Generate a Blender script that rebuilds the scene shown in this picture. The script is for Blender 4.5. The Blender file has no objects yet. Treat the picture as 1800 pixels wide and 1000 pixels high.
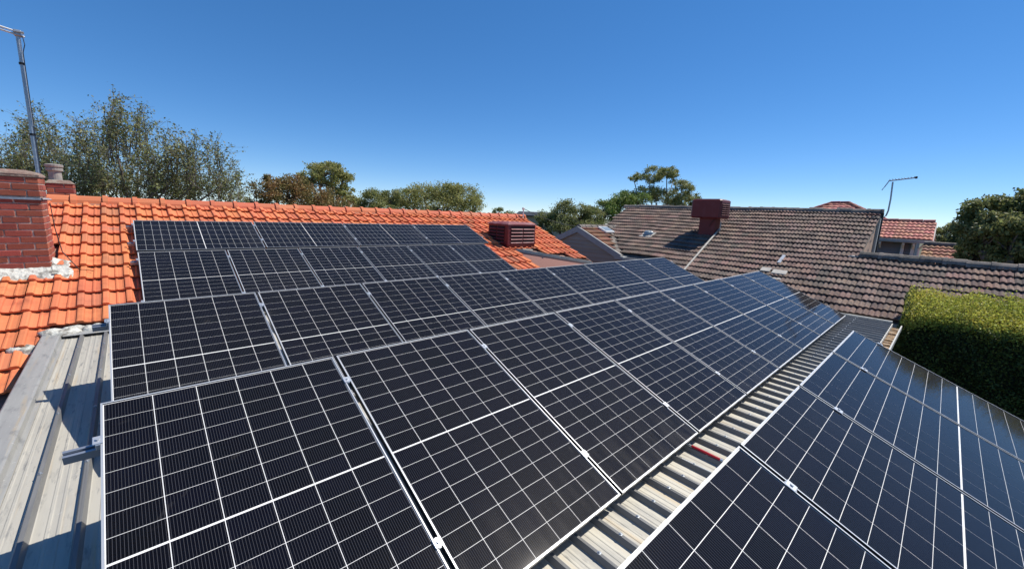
import bpy, math, random
import numpy as np
from mathutils import Matrix, Vector

rnd = random.Random(7)
SC = bpy.context.scene
COL = SC.collection
R = math.radians

# ------------------------------------------------------------------ camera
cam_d = bpy.data.cameras.new('camera')
cam_d.sensor_width = 36.0
cam_d.lens = 14.217
cam_d.clip_start = 0.05
cam_d.clip_end = 3000
cam = bpy.data.objects.new('camera', cam_d)
COL.objects.link(cam)
CR = Vector((0.73210276, -0.67978709, 0.0437614))
CU = Vector((0.08660805, 0.1566092, 0.98385599))
CF = Vector((0.67566603, 0.7164936, -0.17352906))
cam.matrix_world = Matrix(((CR.x, CU.x, -CF.x, 0), (CR.y, CU.y, -CF.y, 0), (CR.z, CU.z, -CF.z, 0), (0, 0, 0, 1)))
SC.camera = cam

# ------------------------------------------------------------------ light
SUN = Vector((0.645, -0.235, 1.0)).normalized()
el = math.asin(SUN.z)
az = math.atan2(SUN.x, SUN.y)
w = bpy.data.worlds.new('World')
SC.world = w
w.use_nodes = True
wn = w.node_tree.nodes
wl = w.node_tree.links
sky = wn.new('ShaderNodeTexSky')
sky.sky_type = 'NISHITA'
sky.sun_disc = False
sky.sun_elevation = el
sky.sun_rotation = az
sky.altitude = 50
sky.air_density = 0.6
sky.dust_density = 0.0
sky.ozone_density = 6.5
bg = wn['Background']
bg.inputs['Strength'].default_value = 0.150
hs_ = wn.new('ShaderNodeHueSaturation')
hs_.inputs['Saturation'].default_value = 1.36
hs_.inputs['Hue'].default_value = 0.504
gm_ = wn.new('ShaderNodeGamma')
gm_.inputs['Gamma'].default_value = 0.72
wl.new(sky.outputs[0], gm_.inputs['Color'])
wl.new(gm_.outputs[0], hs_.inputs['Color'])
wl.new(hs_.outputs[0], bg.inputs['Color'])
sd = bpy.data.lights.new('sun', 'SUN')
sd.energy = 3.5
sd.angle = R(0.53)
sd.color = (1.0, 0.955, 0.88)
so = bpy.data.objects.new('sun', sd)
COL.objects.link(so)
so.rotation_euler = (-SUN).to_track_quat('-Z', 'Y').to_euler()
so.location = (6, -2, 12)
vs = SC.view_settings
vs.view_transform = 'Standard'
vs.look = 'None'
vs.exposure = 0.66
vs.gamma = 1.0
vs.use_curve_mapping = False

F = 710.86


def ray(px, py):
    v = CF + CR * ((px - 900) / F) - CU * ((py - 500) / F)
    return v.normalized()


def at_dist(px, py, dist):
    """a point on the sight line of a place seen in the photo, at a horizontal distance in metres"""
    v = ray(px, py)
    return v * (dist / math.hypot(v.x, v.y))


# ------------------------------------------------------------------ materials
MATS = {}


def mat(name, base=(.5, .5, .5), rough=.6, metal=0.0, var=None, noise=None, bump=None, spec=.5, objvar=0.0, hue=0.0,
        trans=0.0, odd=None, stains=()):
    """var=(colour2, scale, detail, lo, hi, stretch) mixes a second colour by noise; objvar: value jitter per object/piece;
    bump=(scale, strength, distance); stains: list of the same tuples laid over one another"""
    m = bpy.data.materials.new(name)
    m.use_nodes = True
    nt = m.node_tree
    N = nt.nodes
    Lk = nt.links
    b = N['Principled BSDF']
    b.inputs['Roughness'].default_value = rough
    b.inputs['Metallic'].default_value = metal
    b.inputs['Specular IOR Level'].default_value = spec
    rgb = N.new('ShaderNodeRGB')
    rgb.outputs[0].default_value = (*base, 1)
    cur = rgb.outputs[0]
    tc = N.new('ShaderNodeNewGeometry')
    allv = ([var] if var else []) + list(stains)
    for (c2, scale, detail, lo, hi, stretch) in allv:
        mp = N.new('ShaderNodeMapping')
        mp.inputs['Scale'].default_value = stretch
        Lk.new(tc.outputs['Position'], mp.inputs['Vector'])
        nz = N.new('ShaderNodeTexNoise')
        nz.inputs['Scale'].default_value = scale
        nz.inputs['Detail'].default_value = detail
        nz.inputs['Roughness'].default_value = .62
        Lk.new(mp.outputs[0], nz.inputs['Vector'])
        mr = N.new('ShaderNodeMapRange')
        mr.inputs['From Min'].default_value = lo
        mr.inputs['From Max'].default_value = hi
        Lk.new(nz.outputs[0], mr.inputs[0])
        mx = N.new('ShaderNodeMix')
        mx.data_type = 'RGBA'
        Lk.new(mr.outputs[0], mx.inputs[0])
        Lk.new(cur, mx.inputs[6])
        mx.inputs[7].default_value = (*c2, 1)
        cur = mx.outputs[2]
    if objvar or hue:
        oi = N.new('ShaderNodeObjectInfo')
        at = N.new('ShaderNodeAttribute')
        at.attribute_name = 'rnd'
        ad = N.new('ShaderNodeMath')
        ad.operation = 'ADD'
        Lk.new(oi.outputs['Random'], ad.inputs[0])
        Lk.new(at.outputs['Fac'], ad.inputs[1])
        fr = N.new('ShaderNodeMath')
        fr.operation = 'FRACT'
        Lk.new(ad.outputs[0], fr.inputs[0])
        hs = N.new('ShaderNodeHueSaturation')
        mv = N.new('ShaderNodeMapRange')
        mv.inputs['To Min'].default_value = 1 - objvar
        mv.inputs['To Max'].default_value = 1 + objvar
        Lk.new(fr.outputs[0], mv.inputs[0])
        Lk.new(mv.outputs[0], hs.inputs['Value'])
        m3 = N.new('ShaderNodeMath')
        m3.operation = 'MULTIPLY'
        m3.inputs[1].default_value = 7.31
        Lk.new(fr.outputs[0], m3.inputs[0])
        f3 = N.new('ShaderNodeMath')
        f3.operation = 'FRACT'
        Lk.new(m3.outputs[0], f3.inputs[0])
        mh = N.new('ShaderNodeMapRange')
        mh.inputs['To Min'].default_value = .5 - hue
        mh.inputs['To Max'].default_value = .5 + hue
        Lk.new(f3.outputs[0], mh.inputs[0])
        Lk.new(mh.outputs[0], hs.inputs['Hue'])
        Lk.new(cur, hs.inputs['Color'])
        cur = hs.outputs[0]
        if odd:
            f5 = N.new('ShaderNodeMath')
            f5.operation = 'MULTIPLY'
            f5.inputs[1].default_value = 23.7
            L5 = N.new('ShaderNodeMath')
            L5.operation = 'FRACT'
            Lk.new(fr.outputs[0], f5.inputs[0])
            Lk.new(f5.outputs[0], L5.inputs[0])
            gt = N.new('ShaderNodeMapRange')
            gt.inputs['From Min'].default_value = odd[1]
            gt.inputs['From Max'].default_value = 1.0
            gt.inputs['To Max'].default_value = odd[2]
            Lk.new(L5.outputs[0], gt.inputs[0])
            mo = N.new('ShaderNodeMix')
            mo.data_type = 'RGBA'
            Lk.new(gt.outputs[0], mo.inputs[0])
            Lk.new(cur, mo.inputs[6])
            mo.inputs[7].default_value = (*odd[0], 1)
            cur = mo.outputs[2]
    Lk.new(cur, b.inputs['Base Color'])
    if bump:
        nz = N.new('ShaderNodeTexNoise')
        nz.inputs['Scale'].default_value = bump[0]
        nz.inputs['Detail'].default_value = 6
        Lk.new(tc.outputs['Position'], nz.inputs['Vector'])
        bp = N.new('ShaderNodeBump')
        bp.inputs['Strength'].default_value = bump[1]
        bp.inputs['Distance'].default_value = bump[2]
        Lk.new(nz.outputs[0], bp.inputs['Height'])
        Lk.new(bp.outputs[0], b.inputs['Normal'])
    if trans:
        tr = N.new('ShaderNodeBsdfTranslucent')
        Lk.new(cur, tr.inputs['Color'])
        ms = N.new('ShaderNodeMixShader')
        ms.inputs[0].default_value = trans
        Lk.new(b.outputs[0], ms.inputs[1])
        Lk.new(tr.outputs[0], ms.inputs[2])
        Lk.new(ms.outputs[0], N['Material Output'].inputs['Surface'])
    MATS[name] = m
    return m


ONE = (1, 1, 1)
mat('terracotta', (.68, .20, .08), .85, var=((.40, .095, .04), 3.1, 5, .5, .8, ONE), objvar=.15, hue=.006, odd=((.26, .13, .08), .86, .6), bump=(60, .35, .005),
    stains=[((.26, .16, .11), 1.9, 6, .64, .78, ONE), ((.62, .23, .11), 26, 3, .58, .8, ONE)])
mat('ridge_terracotta', (.60, .165, .075), .82, var=((.60, .30, .18), .4, 4, .55, .8, ONE), objvar=.10, hue=.006, bump=(50, .3, .004))
mat('pointing', (.36, .19, .13), .95, var=((.2, .12, .09), 9, 5, .4, .7, ONE), bump=(40, .6, .01))
mat('concrete_tile', (.20, .128, .098), .95, var=((.115, .088, .076), 1.6, 6, .42, .68, ONE), objvar=.32, hue=.014, odd=((.10, .085, .07), .75, .8), bump=(45, .5, .006),
    stains=[((.34, .28, .23), 18, 6, .55, .72, ONE), ((.06, .055, .048), 7, 6, .56, .74, ONE), ((.24, .115, .09), .7, 4, .58, .8, ONE)])
mat('concrete_ridge', (.22, .18, .15), .95, var=((.09, .085, .075), 5, 6, .4, .65, ONE), objvar=.2, bump=(30, .6, .008),
    stains=[((.36, .33, .27), 22, 5, .58, .72, ONE)])
mat('wing_tile', (.34, .155, .085), .9, var=((.2, .13, .09), 2.4, 6, .42, .7, ONE), objvar=.2, hue=.02, bump=(45, .4, .005))
mat('red_tile', (.46, .17, .12), .85, objvar=.2, hue=.015, var=((.46, .24, .18), 3, 5, .5, .75, ONE))
mat('brick', (.33, .078, .046), .85, var=((.36, .10, .06), 14, 5, .45, .75, ONE), objvar=.22, hue=.008, bump=(70, .5, .004),
    stains=[((.10, .03, .025), 6, 5, .62, .8, ONE)])
mat('mortar', (.54, .41, .33), .95, var=((.2, .14, .11), 12, 5, .4, .7, ONE), bump=(60, .6, .006))
mat('chimney_cap', (.24, .155, .12), .95, var=((.34, .28, .22), 9, 6, .45, .65, ONE), bump=(35, .8, .012), stains=[((.36, .1, .07), 5, 4, .58, .7, ONE)])
mat('flashing_paint', (.64, .62, .54), .85, var=((.2, .18, .15), 11, 7, .46, .62, ONE), bump=(25, .9, .02), stains=[((.45, .2, .12), 30, 4, .68, .76, ONE)])
mat('silver', (.54, .55, .56), .38, metal=.45, var=((.52, .53, .54), 8, 4, .4, .7, ONE))
mat('frame_side_shade', (.035, .035, .037), .6, spec=.2)  # shade on the silver frame's sides and in the gaps, put into the colour
mat('rail_metal', (.40, .43, .48), .38, metal=.7)
mat('clamp_metal', (.62, .63, .64), .35, metal=.6)
mat('galvanised', (.36, .39, .42), .45, metal=.7, var=((.5, .52, .54), 30, 4, .45, .7, ONE))
mat('sheet_rib', (.17, .167, .16), .5, metal=.1, var=((.24, .235, .22), 3, 6, .45, .7, (8, .6, 1)))  # ribs greyer than the pans, darkened further to paint in the shadow bands
mat('sheet_metal_old', (.47, .44, .37), .6, metal=.05, var=((.36, .34, .295), 1.2, 7, .44, .7, (9, .7, 1)), stains=[((.46, .36, .23), 2.2, 5, .55, .72, (8, .3, 1)), ((.22, .215, .2), 7, 7, .55, .72, (5, .8, 1)), ((.52, .5, .45), 40, 3, .66, .76, ONE)], bump=(6, .06, .01))
mat('sheet_metal', (.57, .535, .445), .55, metal=.05, var=((.37, .355, .315), 1.2, 7, .46, .72, (9, .7, 1)),
    stains=[((.55, .42, .25), 2.2, 5, .55, .72, (8, .3, 1)), ((.25, .24, .22), 7, 7, .56, .72, (5, .8, 1)), ((.30, .29, .27), 1.1, 6, .5, .7, (3, 1, 1)), ((.6, .58, .52), 40, 3, .66, .76, ONE)], bump=(6, .06, .01))
mat('flashing_metal', (.36, .355, .33), .5, metal=.1, var=((.29, .285, .27), 2.5, 6, .4, .7, (6, .6, 1)),
    stains=[((.46, .36, .22), 3, 5, .56, .74, (6, .3, 1)), ((.22, .22, .21), 6, 7, .55, .7, (3, 1, 1)), ((.55, .54, .5), 45, 2, .68, .74, ONE)], bump=(5, .08, .01))
mat('gutter_metal', (.56, .54, .48), .5, var=((.4, .36, .3), 6, 5, .5, .7, ONE))
mat('leaf_litter', (.36, .22, .11), .95, var=((.5, .4, .28), 20, 6, .45, .65, ONE), bump=(30, 1, .02))
mat('maroon_plastic', (.14, .013, .012), .5, var=((.16, .03, .032), 4, 5, .5, .75, ONE))
mat('maroon_top', (.22, .05, .05), .6, var=((.30, .15, .14), 5, 5, .45, .7, ONE))
mat('louvre_slot', (.012, .006, .006), .9)
mat('red_paint', (.50, .012, .02), .35)
mat('white_paint', (.74, .73, .69), .55)
mat('pipe_white', (.50, .46, .39), .7, var=((.36, .33, .28), 9, 5, .4, .7, ONE))
mat('grey_board', (.40, .40, .37), .7, var=((.33, .33, .31), 6, 4, .4, .7, ONE))
mat('dark_weatherboard', (.36, .335, .27), .75, objvar=.08)
mat('grey_weatherboard', (.26, .26, .27), .75, objvar=.08)
mat('pink_wall', (.50, .25, .19), .85, var=((.42, .19, .14), 9, 5, .4, .7, (8, 8, .4)))
mat('tan_wall', (.62, .43, .30), .85, var=((.44, .29, .2), 8, 5, .4, .7, ONE))
mat('olive_wall', (.085, .08, .055), .85, var=((.06, .06, .045), 5, 5, .4, .7, ONE))
mat('house_brick', (.25, .10, .07), .9, var=((.18, .08, .06), 12, 5, .4, .7, ONE))
mat('dark_roof', (.02, .024, .03), .7)
mat('black_cable', (.012, .012, .012), .5)
mat('bark', (.13, .10, .08), .95, var=((.22, .19, .16), 9, 5, .4, .7, (1, 1, .2)))
mat('pale_bark', (.30, .25, .20), .9, var=((.18, .14, .11), 7, 5, .4, .7, (1, 1, .3)))
mat('earth', (.11, .095, .05), .95, var=((.055, .075, .025), .15, 6, .42, .6, ONE), stains=[((.2, .17, .12), .03, 4, .56, .7, ONE)])
mat('pot_clay', (.30, .27, .24), .85, var=((.42, .37, .31), 12, 5, .45, .7, ONE))
mat('dome_glass', (.26, .30, .31), .15, spec=.8)
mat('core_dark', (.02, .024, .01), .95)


def leafmat(name, c1, c2, trans=.25, var=.35):
    m = mat(name, c1, .55, var=(c2, 1.3, 4, .38, .62, ONE), objvar=var, hue=.025, trans=trans, spec=.35)
    return m


leafmat('leaf_birch', (.19, .215, .07), (.31, .30, .13), .38, .6)
leafmat('leaf_rust', (.32, .18, .07), (.21, .19, .065), .35)
leafmat('leaf_gum', (.29, .30, .09), (.38, .36, .13), .42)
leafmat('leaf_gum_dark', (.24, .26, .085), (.33, .33, .13), .42)
leafmat('leaf_green', (.16, .24, .05), (.23, .28, .07), .35)
leafmat('leaf_deep', (.18, .21, .07), (.29, .29, .115), .42)
leafmat('leaf_hedge_lit', (.60, .56, .11), (.42, .44, .075), .4, .5)  # brighter leaf copy: sunlight on the hedge top put into the colour
leafmat('leaf_hedge_shade', (.13, .16, .035), (.075, .10, .024), .3, .5)  # darker leaf copy: shade on the hedge front and end put into the colour
leafmat('leaf_orange', (.3, .12, .03), (.2, .13, .03), .3)


def cell_material():
    m = bpy.data.materials.new('silicon_cell')
    m.use_nodes = True
    nt = m.node_tree
    N = nt.nodes
    L = nt.links
    b = N['Principled BSDF']
    uv = N.new('ShaderNodeUVMap')
    sp = N.new('ShaderNodeSeparateXYZ')
    L.new(uv.outputs[0], sp.inputs[0])
    mu = N.new('ShaderNodeMath')
    mu.operation = 'MULTIPLY'
    mu.inputs[1].default_value = 16
    L.new(sp.outputs[0], mu.inputs[0])
    fr = N.new('ShaderNodeMath')
    fr.operation = 'FRACT'
    L.new(mu.outputs[0], fr.inputs[0])
    pp = N.new('ShaderNodeMath')
    pp.operation = 'COMPARE'
    pp.inputs[1].default_value = .5
    pp.inputs[2].default_value = .075
    L.new(fr.outputs[0], pp.inputs[0])
    oi = N.new('ShaderNodeObjectInfo')
    at = N.new('ShaderNodeAttribute')
    at.attribute_name = 'rnd'
    ad = N.new('ShaderNodeMath')
    ad.operation = 'ADD'
    L.new(oi.outputs['Random'], ad.inputs[0])
    L.new(at.outputs['Fac'], ad.inputs[1])
    f2 = N.new('ShaderNodeMath')
    f2.operation = 'FRACT'
    L.new(ad.outputs[0], f2.inputs[0])
    rp = N.new('ShaderNodeValToRGB')
    rp.color_ramp.elements[0].color = (.003, .003, .004, 1)
    rp.color_ramp.elements[1].color = (.0036, .0036, .0075, 1)
    L.new(f2.outputs[0], rp.inputs[0])
    mx = N.new('ShaderNodeMix')
    mx.data_type = 'RGBA'
    L.new(pp.outputs[0], mx.inputs[0])
    L.new(rp.outputs[0], mx.inputs[6])
    mx.inputs[7].default_value = (.055, .055, .064, 1)
    L.new(mx.outputs[2], b.inputs['Base Color'])
    b.inputs['Roughness'].default_value = .45
    b.inputs['Specular IOR Level'].default_value = .0
    MATS['cell'] = m


def glass_material():
    m = bpy.data.materials.new('panel_glass')
    m.use_nodes = True
    nt = m.node_tree
    N = nt.nodes
    L = nt.links
    N.remove(N['Principled BSDF'])
    fz = N.new('ShaderNodeFresnel')
    fz.inputs['IOR'].default_value = 1.33
    tr = N.new('ShaderNodeBsdfTransparent')
    gl = N.new('ShaderNodeBsdfGlossy')
    gl.inputs['Roughness'].default_value = .05
    g2 = N.new('ShaderNodeBsdfGlossy')
    g2.inputs['Roughness'].default_value = .34
    g2.inputs['Color'].default_value = (1, .97, .95, 1)
    mg = N.new('ShaderNodeMixShader')
    mg.inputs[0].default_value = .05
    L.new(gl.outputs[0], mg.inputs[1])
    L.new(g2.outputs[0], mg.inputs[2])
    gl.inputs['Color'].default_value = (1, .97, .95, 1)
    geo = N.new('ShaderNodeNewGeometry')
    nz = N.new('ShaderNodeTexNoise')
    nz.inputs['Scale'].default_value = 900
    nz.inputs['Detail'].default_value = 2
    L.new(geo.outputs['Position'], nz.inputs['Vector'])
    bp = N.new('ShaderNodeBump')
    bp.inputs['Strength'].default_value = .012
    bp.inputs['Distance'].default_value = .001
    L.new(nz.outputs[0], bp.inputs['Height'])
    L.new(bp.outputs[0], gl.inputs['Normal'])
    m1 = N.new('ShaderNodeMixShader')
    fm = N.new('ShaderNodeMath')
    fm.operation = 'MULTIPLY'
    fm.inputs[1].default_value = .78
    L.new(fz.outputs[0], fm.inputs[0])
    L.new(fm.outputs[0], m1.inputs[0])
    L.new(tr.outputs[0], m1.inputs[1])
    L.new(mg.outputs[0], m1.inputs[2])
    # a thin film of dust, thicker in drifts and specks
    n2 = N.new('ShaderNodeTexNoise')
    n2.inputs['Scale'].default_value = 1.1
    n2.inputs['Detail'].default_value = 7
    L.new(geo.outputs['Position'], n2.inputs['Vector'])
    r2 = N.new('ShaderNodeMapRange')
    r2.inputs['From Min'].default_value = .42
    r2.inputs['From Max'].default_value = .72
    r2.inputs['To Min'].default_value = .001
    r2.inputs['To Max'].default_value = .007
    L.new(n2.outputs[0], r2.inputs[0])
    n3 = N.new('ShaderNodeTexNoise')
    n3.inputs['Scale'].default_value = 60
    n3.inputs['Detail'].default_value = 2
    L.new(geo.outputs['Position'], n3.inputs['Vector'])
    r3 = N.new('ShaderNodeMapRange')
    r3.inputs['From Min'].default_value = .77
    r3.inputs['From Max'].default_value = .82
    r3.inputs['To Max'].default_value = .05
    L.new(n3.outputs[0], r3.inputs[0])
    ad = N.new('ShaderNodeMath')
    ad.operation = 'ADD'
    L.new(r2.outputs[0], ad.inputs[0])
    L.new(r3.outputs[0], ad.inputs[1])
    tcd = N.new('ShaderNodeTexCoord')
    sx = N.new('ShaderNodeSeparateXYZ')
    L.new(tcd.outputs['Object'], sx.inputs[0])
    ed = N.new('ShaderNodeMapRange')
    ed.inputs['From Min'].default_value = -1.28
    ed.inputs['From Max'].default_value = -1.74
    L.new(sx.outputs['Y'], ed.inputs[0])
    mp2 = N.new('ShaderNodeMapping')
    mp2.inputs['Scale'].default_value = (20, 3.5, 1)
    L.new(tcd.outputs['Object'], mp2.inputs['Vector'])
    oi2 = N.new('ShaderNodeObjectInfo')
    sc2 = N.new('ShaderNodeMath')
    sc2.operation = 'MULTIPLY'
    sc2.inputs[1].default_value = 37
    L.new(oi2.outputs['Random'], sc2.inputs[0])
    cb2 = N.new('ShaderNodeCombineXYZ')
    L.new(sc2.outputs[0], cb2.inputs[2])
    va2 = N.new('ShaderNodeVectorMath')
    L.new(mp2.outputs[0], va2.inputs[0])
    L.new(cb2.outputs[0], va2.inputs[1])
    n4 = N.new('ShaderNodeTexNoise')
    n4.inputs['Scale'].default_value = 1.0
    n4.inputs['Detail'].default_value = 6
    L.new(va2.outputs[0], n4.inputs['Vector'])
    r4 = N.new('ShaderNodeMapRange')
    r4.inputs['From Min'].default_value = .40
    r4.inputs['From Max'].default_value = .68
    r4.inputs['To Max'].default_value = .03
    L.new(n4.outputs[0], r4.inputs[0])
    me4 = N.new('ShaderNodeMath')
    me4.operation = 'MULTIPLY'
    L.new(ed.outputs[0], me4.inputs[0])
    L.new(r4.outputs[0], me4.inputs[1])
    ad4 = N.new('ShaderNodeMath')
    ad4.operation = 'ADD'
    L.new(ad.outputs[0], ad4.inputs[0])
    L.new(me4.outputs[0], ad4.inputs[1])
    n6 = N.new('ShaderNodeTexNoise')
    n6.inputs['Scale'].default_value = 5.5
    n6.inputs['Detail'].default_value = 5
    n6.inputs['Distortion'].default_value = 1.2
    L.new(geo.outputs['Position'], n6.inputs['Vector'])
    r6 = N.new('ShaderNodeMapRange')
    r6.inputs['From Min'].default_value = .69
    r6.inputs['From Max'].default_value = .76
    r6.inputs['To Max'].default_value = .035
    L.new(n6.outputs[0], r6.inputs[0])
    ad6 = N.new('ShaderNodeMath')
    ad6.operation = 'ADD'
    L.new(ad4.outputs[0], ad6.inputs[0])
    L.new(r6.outputs[0], ad6.inputs[1])
    pv = N.new('ShaderNodeMapRange')
    pv.inputs['To Min'].default_value = .5
    pv.inputs['To Max'].default_value = 1.9
    L.new(oi2.outputs['Random'], pv.inputs[0])
    mu6 = N.new('ShaderNodeMath')
    mu6.operation = 'MULTIPLY'
    L.new(ad6.outputs[0], mu6.inputs[0])
    L.new(pv.outputs[0], mu6.inputs[1])
    ad = mu6
    df = N.new('ShaderNodeBsdfDiffuse')
    df.inputs['Color'].default_value = (.55, .5, .43, 1)
    m2 = N.new('ShaderNodeMixShader')
    L.new(ad.outputs[0], m2.inputs[0])
    L.new(m1.outputs[0], m2.inputs[1])
    L.new(df.outputs[0], m2.inputs[2])
    L.new(m2.outputs[0], N['Material Output'].inputs['Surface'])
    MATS['glass'] = m


cell_material()
glass_material()
mat('backsheet', (.80, .80, .80), .6)
mat('panel_back', (.75, .75, .75), .7)


# ------------------------------------------------------------------ mesh helpers
class MB:
    """collects shapes, then links them as ONE mesh object"""

    def __init__(s):
        s.v = []
        s.f = []
        s.r = None

    def add(s, verts, faces, M=None):
        o = len(s.v)
        if M is not None:
            verts = [M @ Vector(p) for p in verts]
        s.v += [tuple(p) for p in verts]
        s.f += [tuple(i + o for i in f) for f in faces]
        return s

    def box(s, a, b, M=None):
        x0, y0, z0 = a
        x1, y1, z1 = b
        v = [(x0, y0, z0), (x1, y0, z0), (x1, y1, z0), (x0, y1, z0), (x0, y0, z1), (x1, y0, z1), (x1, y1, z1), (x0, y1, z1)]
        f = [(0, 3, 2, 1), (4, 5, 6, 7), (0, 1, 5, 4), (1, 2, 6, 5), (2, 3, 7, 6), (3, 0, 4, 7)]
        return s.add(v, f, M)

    def bbox(s, a, b, e=.01, M=None):
        """box with chamfered edges"""
        x0, y0, z0 = a
        x1, y1, z1 = b
        v = []
        idx = {}
        for ix, X in enumerate((x0, x1)):
            for iy, Y in enumerate((y0, y1)):
                for iz, Z in enumerate((z0, z1)):
                    dx = e if ix == 0 else -e
                    dy = e if iy == 0 else -e
                    dz = e if iz == 0 else -e
                    for k, p in enumerate(((X, Y + dy, Z + dz), (X + dx, Y, Z + dz), (X + dx, Y + dy, Z))):
                        idx[(ix, iy, iz, k)] = len(v)
                        v.append(p)
        f = []
        g = lambda *k: idx[k]
        for i in (0, 1):
            q = [g(i, 0, 0, 0), g(i, 1, 0, 0), g(i, 1, 1, 0), g(i, 0, 1, 0)]
            f.append(q[::-1] if i == 0 else q)
            q = [g(0, i, 0, 1), g(1, i, 0, 1), g(1, i, 1, 1), g(0, i, 1, 1)]
            f.append(q if i == 0 else q[::-1])
            q = [g(0, 0, i, 2), g(1, 0, i, 2), g(1, 1, i, 2), g(0, 1, i, 2)]
            f.append(q[::-1] if i == 0 else q)
        for a_ in (0, 1):
            for b_ in (0, 1):
                f.append((g(0, a_, b_, 1), g(1, a_, b_, 1), g(1, a_, b_, 2), g(0, a_, b_, 2)))
                f.append((g(a_, 0, b_, 0), g(a_, 1, b_, 0), g(a_, 1, b_, 2), g(a_, 0, b_, 2)))
                f.append((g(a_, b_, 0, 0), g(a_, b_, 1, 0), g(a_, b_, 1, 1), g(a_, b_, 0, 1)))
                for c_ in (0, 1):
                    f.append((g(a_, b_, c_, 0), g(a_, b_, c_, 1), g(a_, b_, c_, 2)))
        return s.add(v, f, M)

    def tube(s, pts, rad, n=8, cap=True):
        pts = [Vector(p) for p in pts]
        if not hasattr(rad, '__len__'):
            rad = [rad] * len(pts)
        o = len(s.v)
        for i, p in enumerate(pts):
            t = (pts[min(i + 1, len(pts) - 1)] - pts[max(i - 1, 0)])
            t = t.normalized() if t.length > 1e-9 else Vector((0, 0, 1))
            a = t.cross(Vector((0, 0, 1)) if abs(t.z) < .9 else Vector((1, 0, 0))).normalized()
            b = t.cross(a)
            for k in range(n):
                q = 2 * math.pi * k / n
                s.v.append(tuple(p + (a * math.cos(q) + b * math.sin(q)) * rad[i]))
        for i in range(len(pts) - 1):
            for k in range(n):
                k2 = (k + 1) % n
                s.f.append((o + i * n + k, o + i * n + k2, o + (i + 1) * n + k2, o + (i + 1) * n + k))
        if cap:
            s.f.append(tuple(o + k for k in range(n))[::-1])
            s.f.append(tuple(o + (len(pts) - 1) * n + k for k in range(n)))
        return s

    def lathe(s, c, prof, n=16):
        o = len(s.v)
        for (r, z) in prof:
            for k in range(n):
                q = 2 * math.pi * k / n
                s.v.append((c[0] + r * math.cos(q), c[1] + r * math.sin(q), c[2] + z))
        for i in range(len(prof) - 1):
            for k in range(n):
                k2 = (k + 1) % n
                s.f.append((o + i * n + k, o + i * n + k2, o + (i + 1) * n + k2, o + (i + 1) * n + k))
        s.f.append(tuple(o + (len(prof) - 1) * n + k for k in range(n)))
        return s

    def prism(s, poly, d, M=None):
        """extrude a 3-D polygon by vector d"""
        n = len(poly)
        d = Vector(d)
        v = [Vector(p) for p in poly] + [Vector(p) + d for p in poly]
        f = [tuple(range(n))[::-1], tuple(range(n, 2 * n))] + [(i, (i + 1) % n, n + (i + 1) % n, n + i) for i in range(n)]
        return s.add(v, f, M)

    def mesh(s, name, m, smooth=False, rattr=None):
        me = bpy.data.meshes.new(name)
        me.from_pydata(s.v, [], s.f)
        if m:
            me.materials.append(MATS[m])
        if smooth:
            me.polygons.foreach_set('use_smooth', [True] * len(me.polygons))
        if rattr is not None:
            a = me.attributes.new('rnd', 'FLOAT', 'FACE')
            a.data.foreach_set('value', rattr)
        me.update()
        return me

    def build(s, name, m, parent=None, smooth=False, rattr=None):
        return obj(name, s.mesh(name, m, smooth, rattr), parent)


def obj(name, me, parent=None):
    o = bpy.data.objects.new(name, me)
    COL.objects.link(o)
    if parent is not None:
        o.parent = parent
    return o


def tag(o, label=None, cat=None, group=None, kind=None):
    if label:
        o['label'] = label
    if cat:
        o['category'] = cat
    if group:
        o['group'] = group
    if kind:
        o['kind'] = kind
    return o


def thing(name, label, cat, loc=(0, 0, 0), group=None):
    o = bpy.data.objects.new(name, None)
    o.empty_display_size = .1
    COL.objects.link(o)
    o.location = loc
    return tag(o, label, cat, group)


# ------------------------------------------------------------------ ground
GZ = -4.75
g = MB()
gn = 24
for i in range(gn + 1):
    for j in range(gn + 1):
        g.v.append((-900 + 1800 * i / gn, -900 + 1800 * j / gn, GZ))
for i in range(gn):
    for j in range(gn):
        a = i * (gn + 1) + j
        g.f.append((a, a + gn + 1, a + gn + 2, a + 1))
tag(g.build('ground', 'earth'), kind='structure')

# ------------------------------------------------------------------ roof tiles
TT = R(21.88)                                   # pitch of the orange roof
T0 = Vector((0.0, 8.54, -0.849)) + Vector((0, -math.sin(TT), math.cos(TT))) * -.155


def tile_mesh(name, w, gauge, lap, prof, lift, thick, m, wave=0.0):
    """prof: list of (fraction across, height). Local x across, y up the slope, z normal"""
    b = MB()
    L = gauge + lap
    n = len(prof)
    for (s, h) in prof:
        b.v.append((s * w, -wave * (h / .02), h + lift))
    for (s, h) in prof:
        b.v.append((s * w, L, h))
    for (s, h) in prof:
        b.v.append((s * w, .004 - wave * (h / .02), h * .55 + lift - thick))
    for i in range(n - 1):
        b.f.append((i, i + 1, n + i + 1, n + i))
        b.f.append((2 * n + i, 2 * n + i + 1, i + 1, i))
    b.f.append((0, n, 2 * n))
    b.f.append((n - 1, 3 * n - 1, 2 * n - 1))
    return b.mesh(name, m), b


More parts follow.
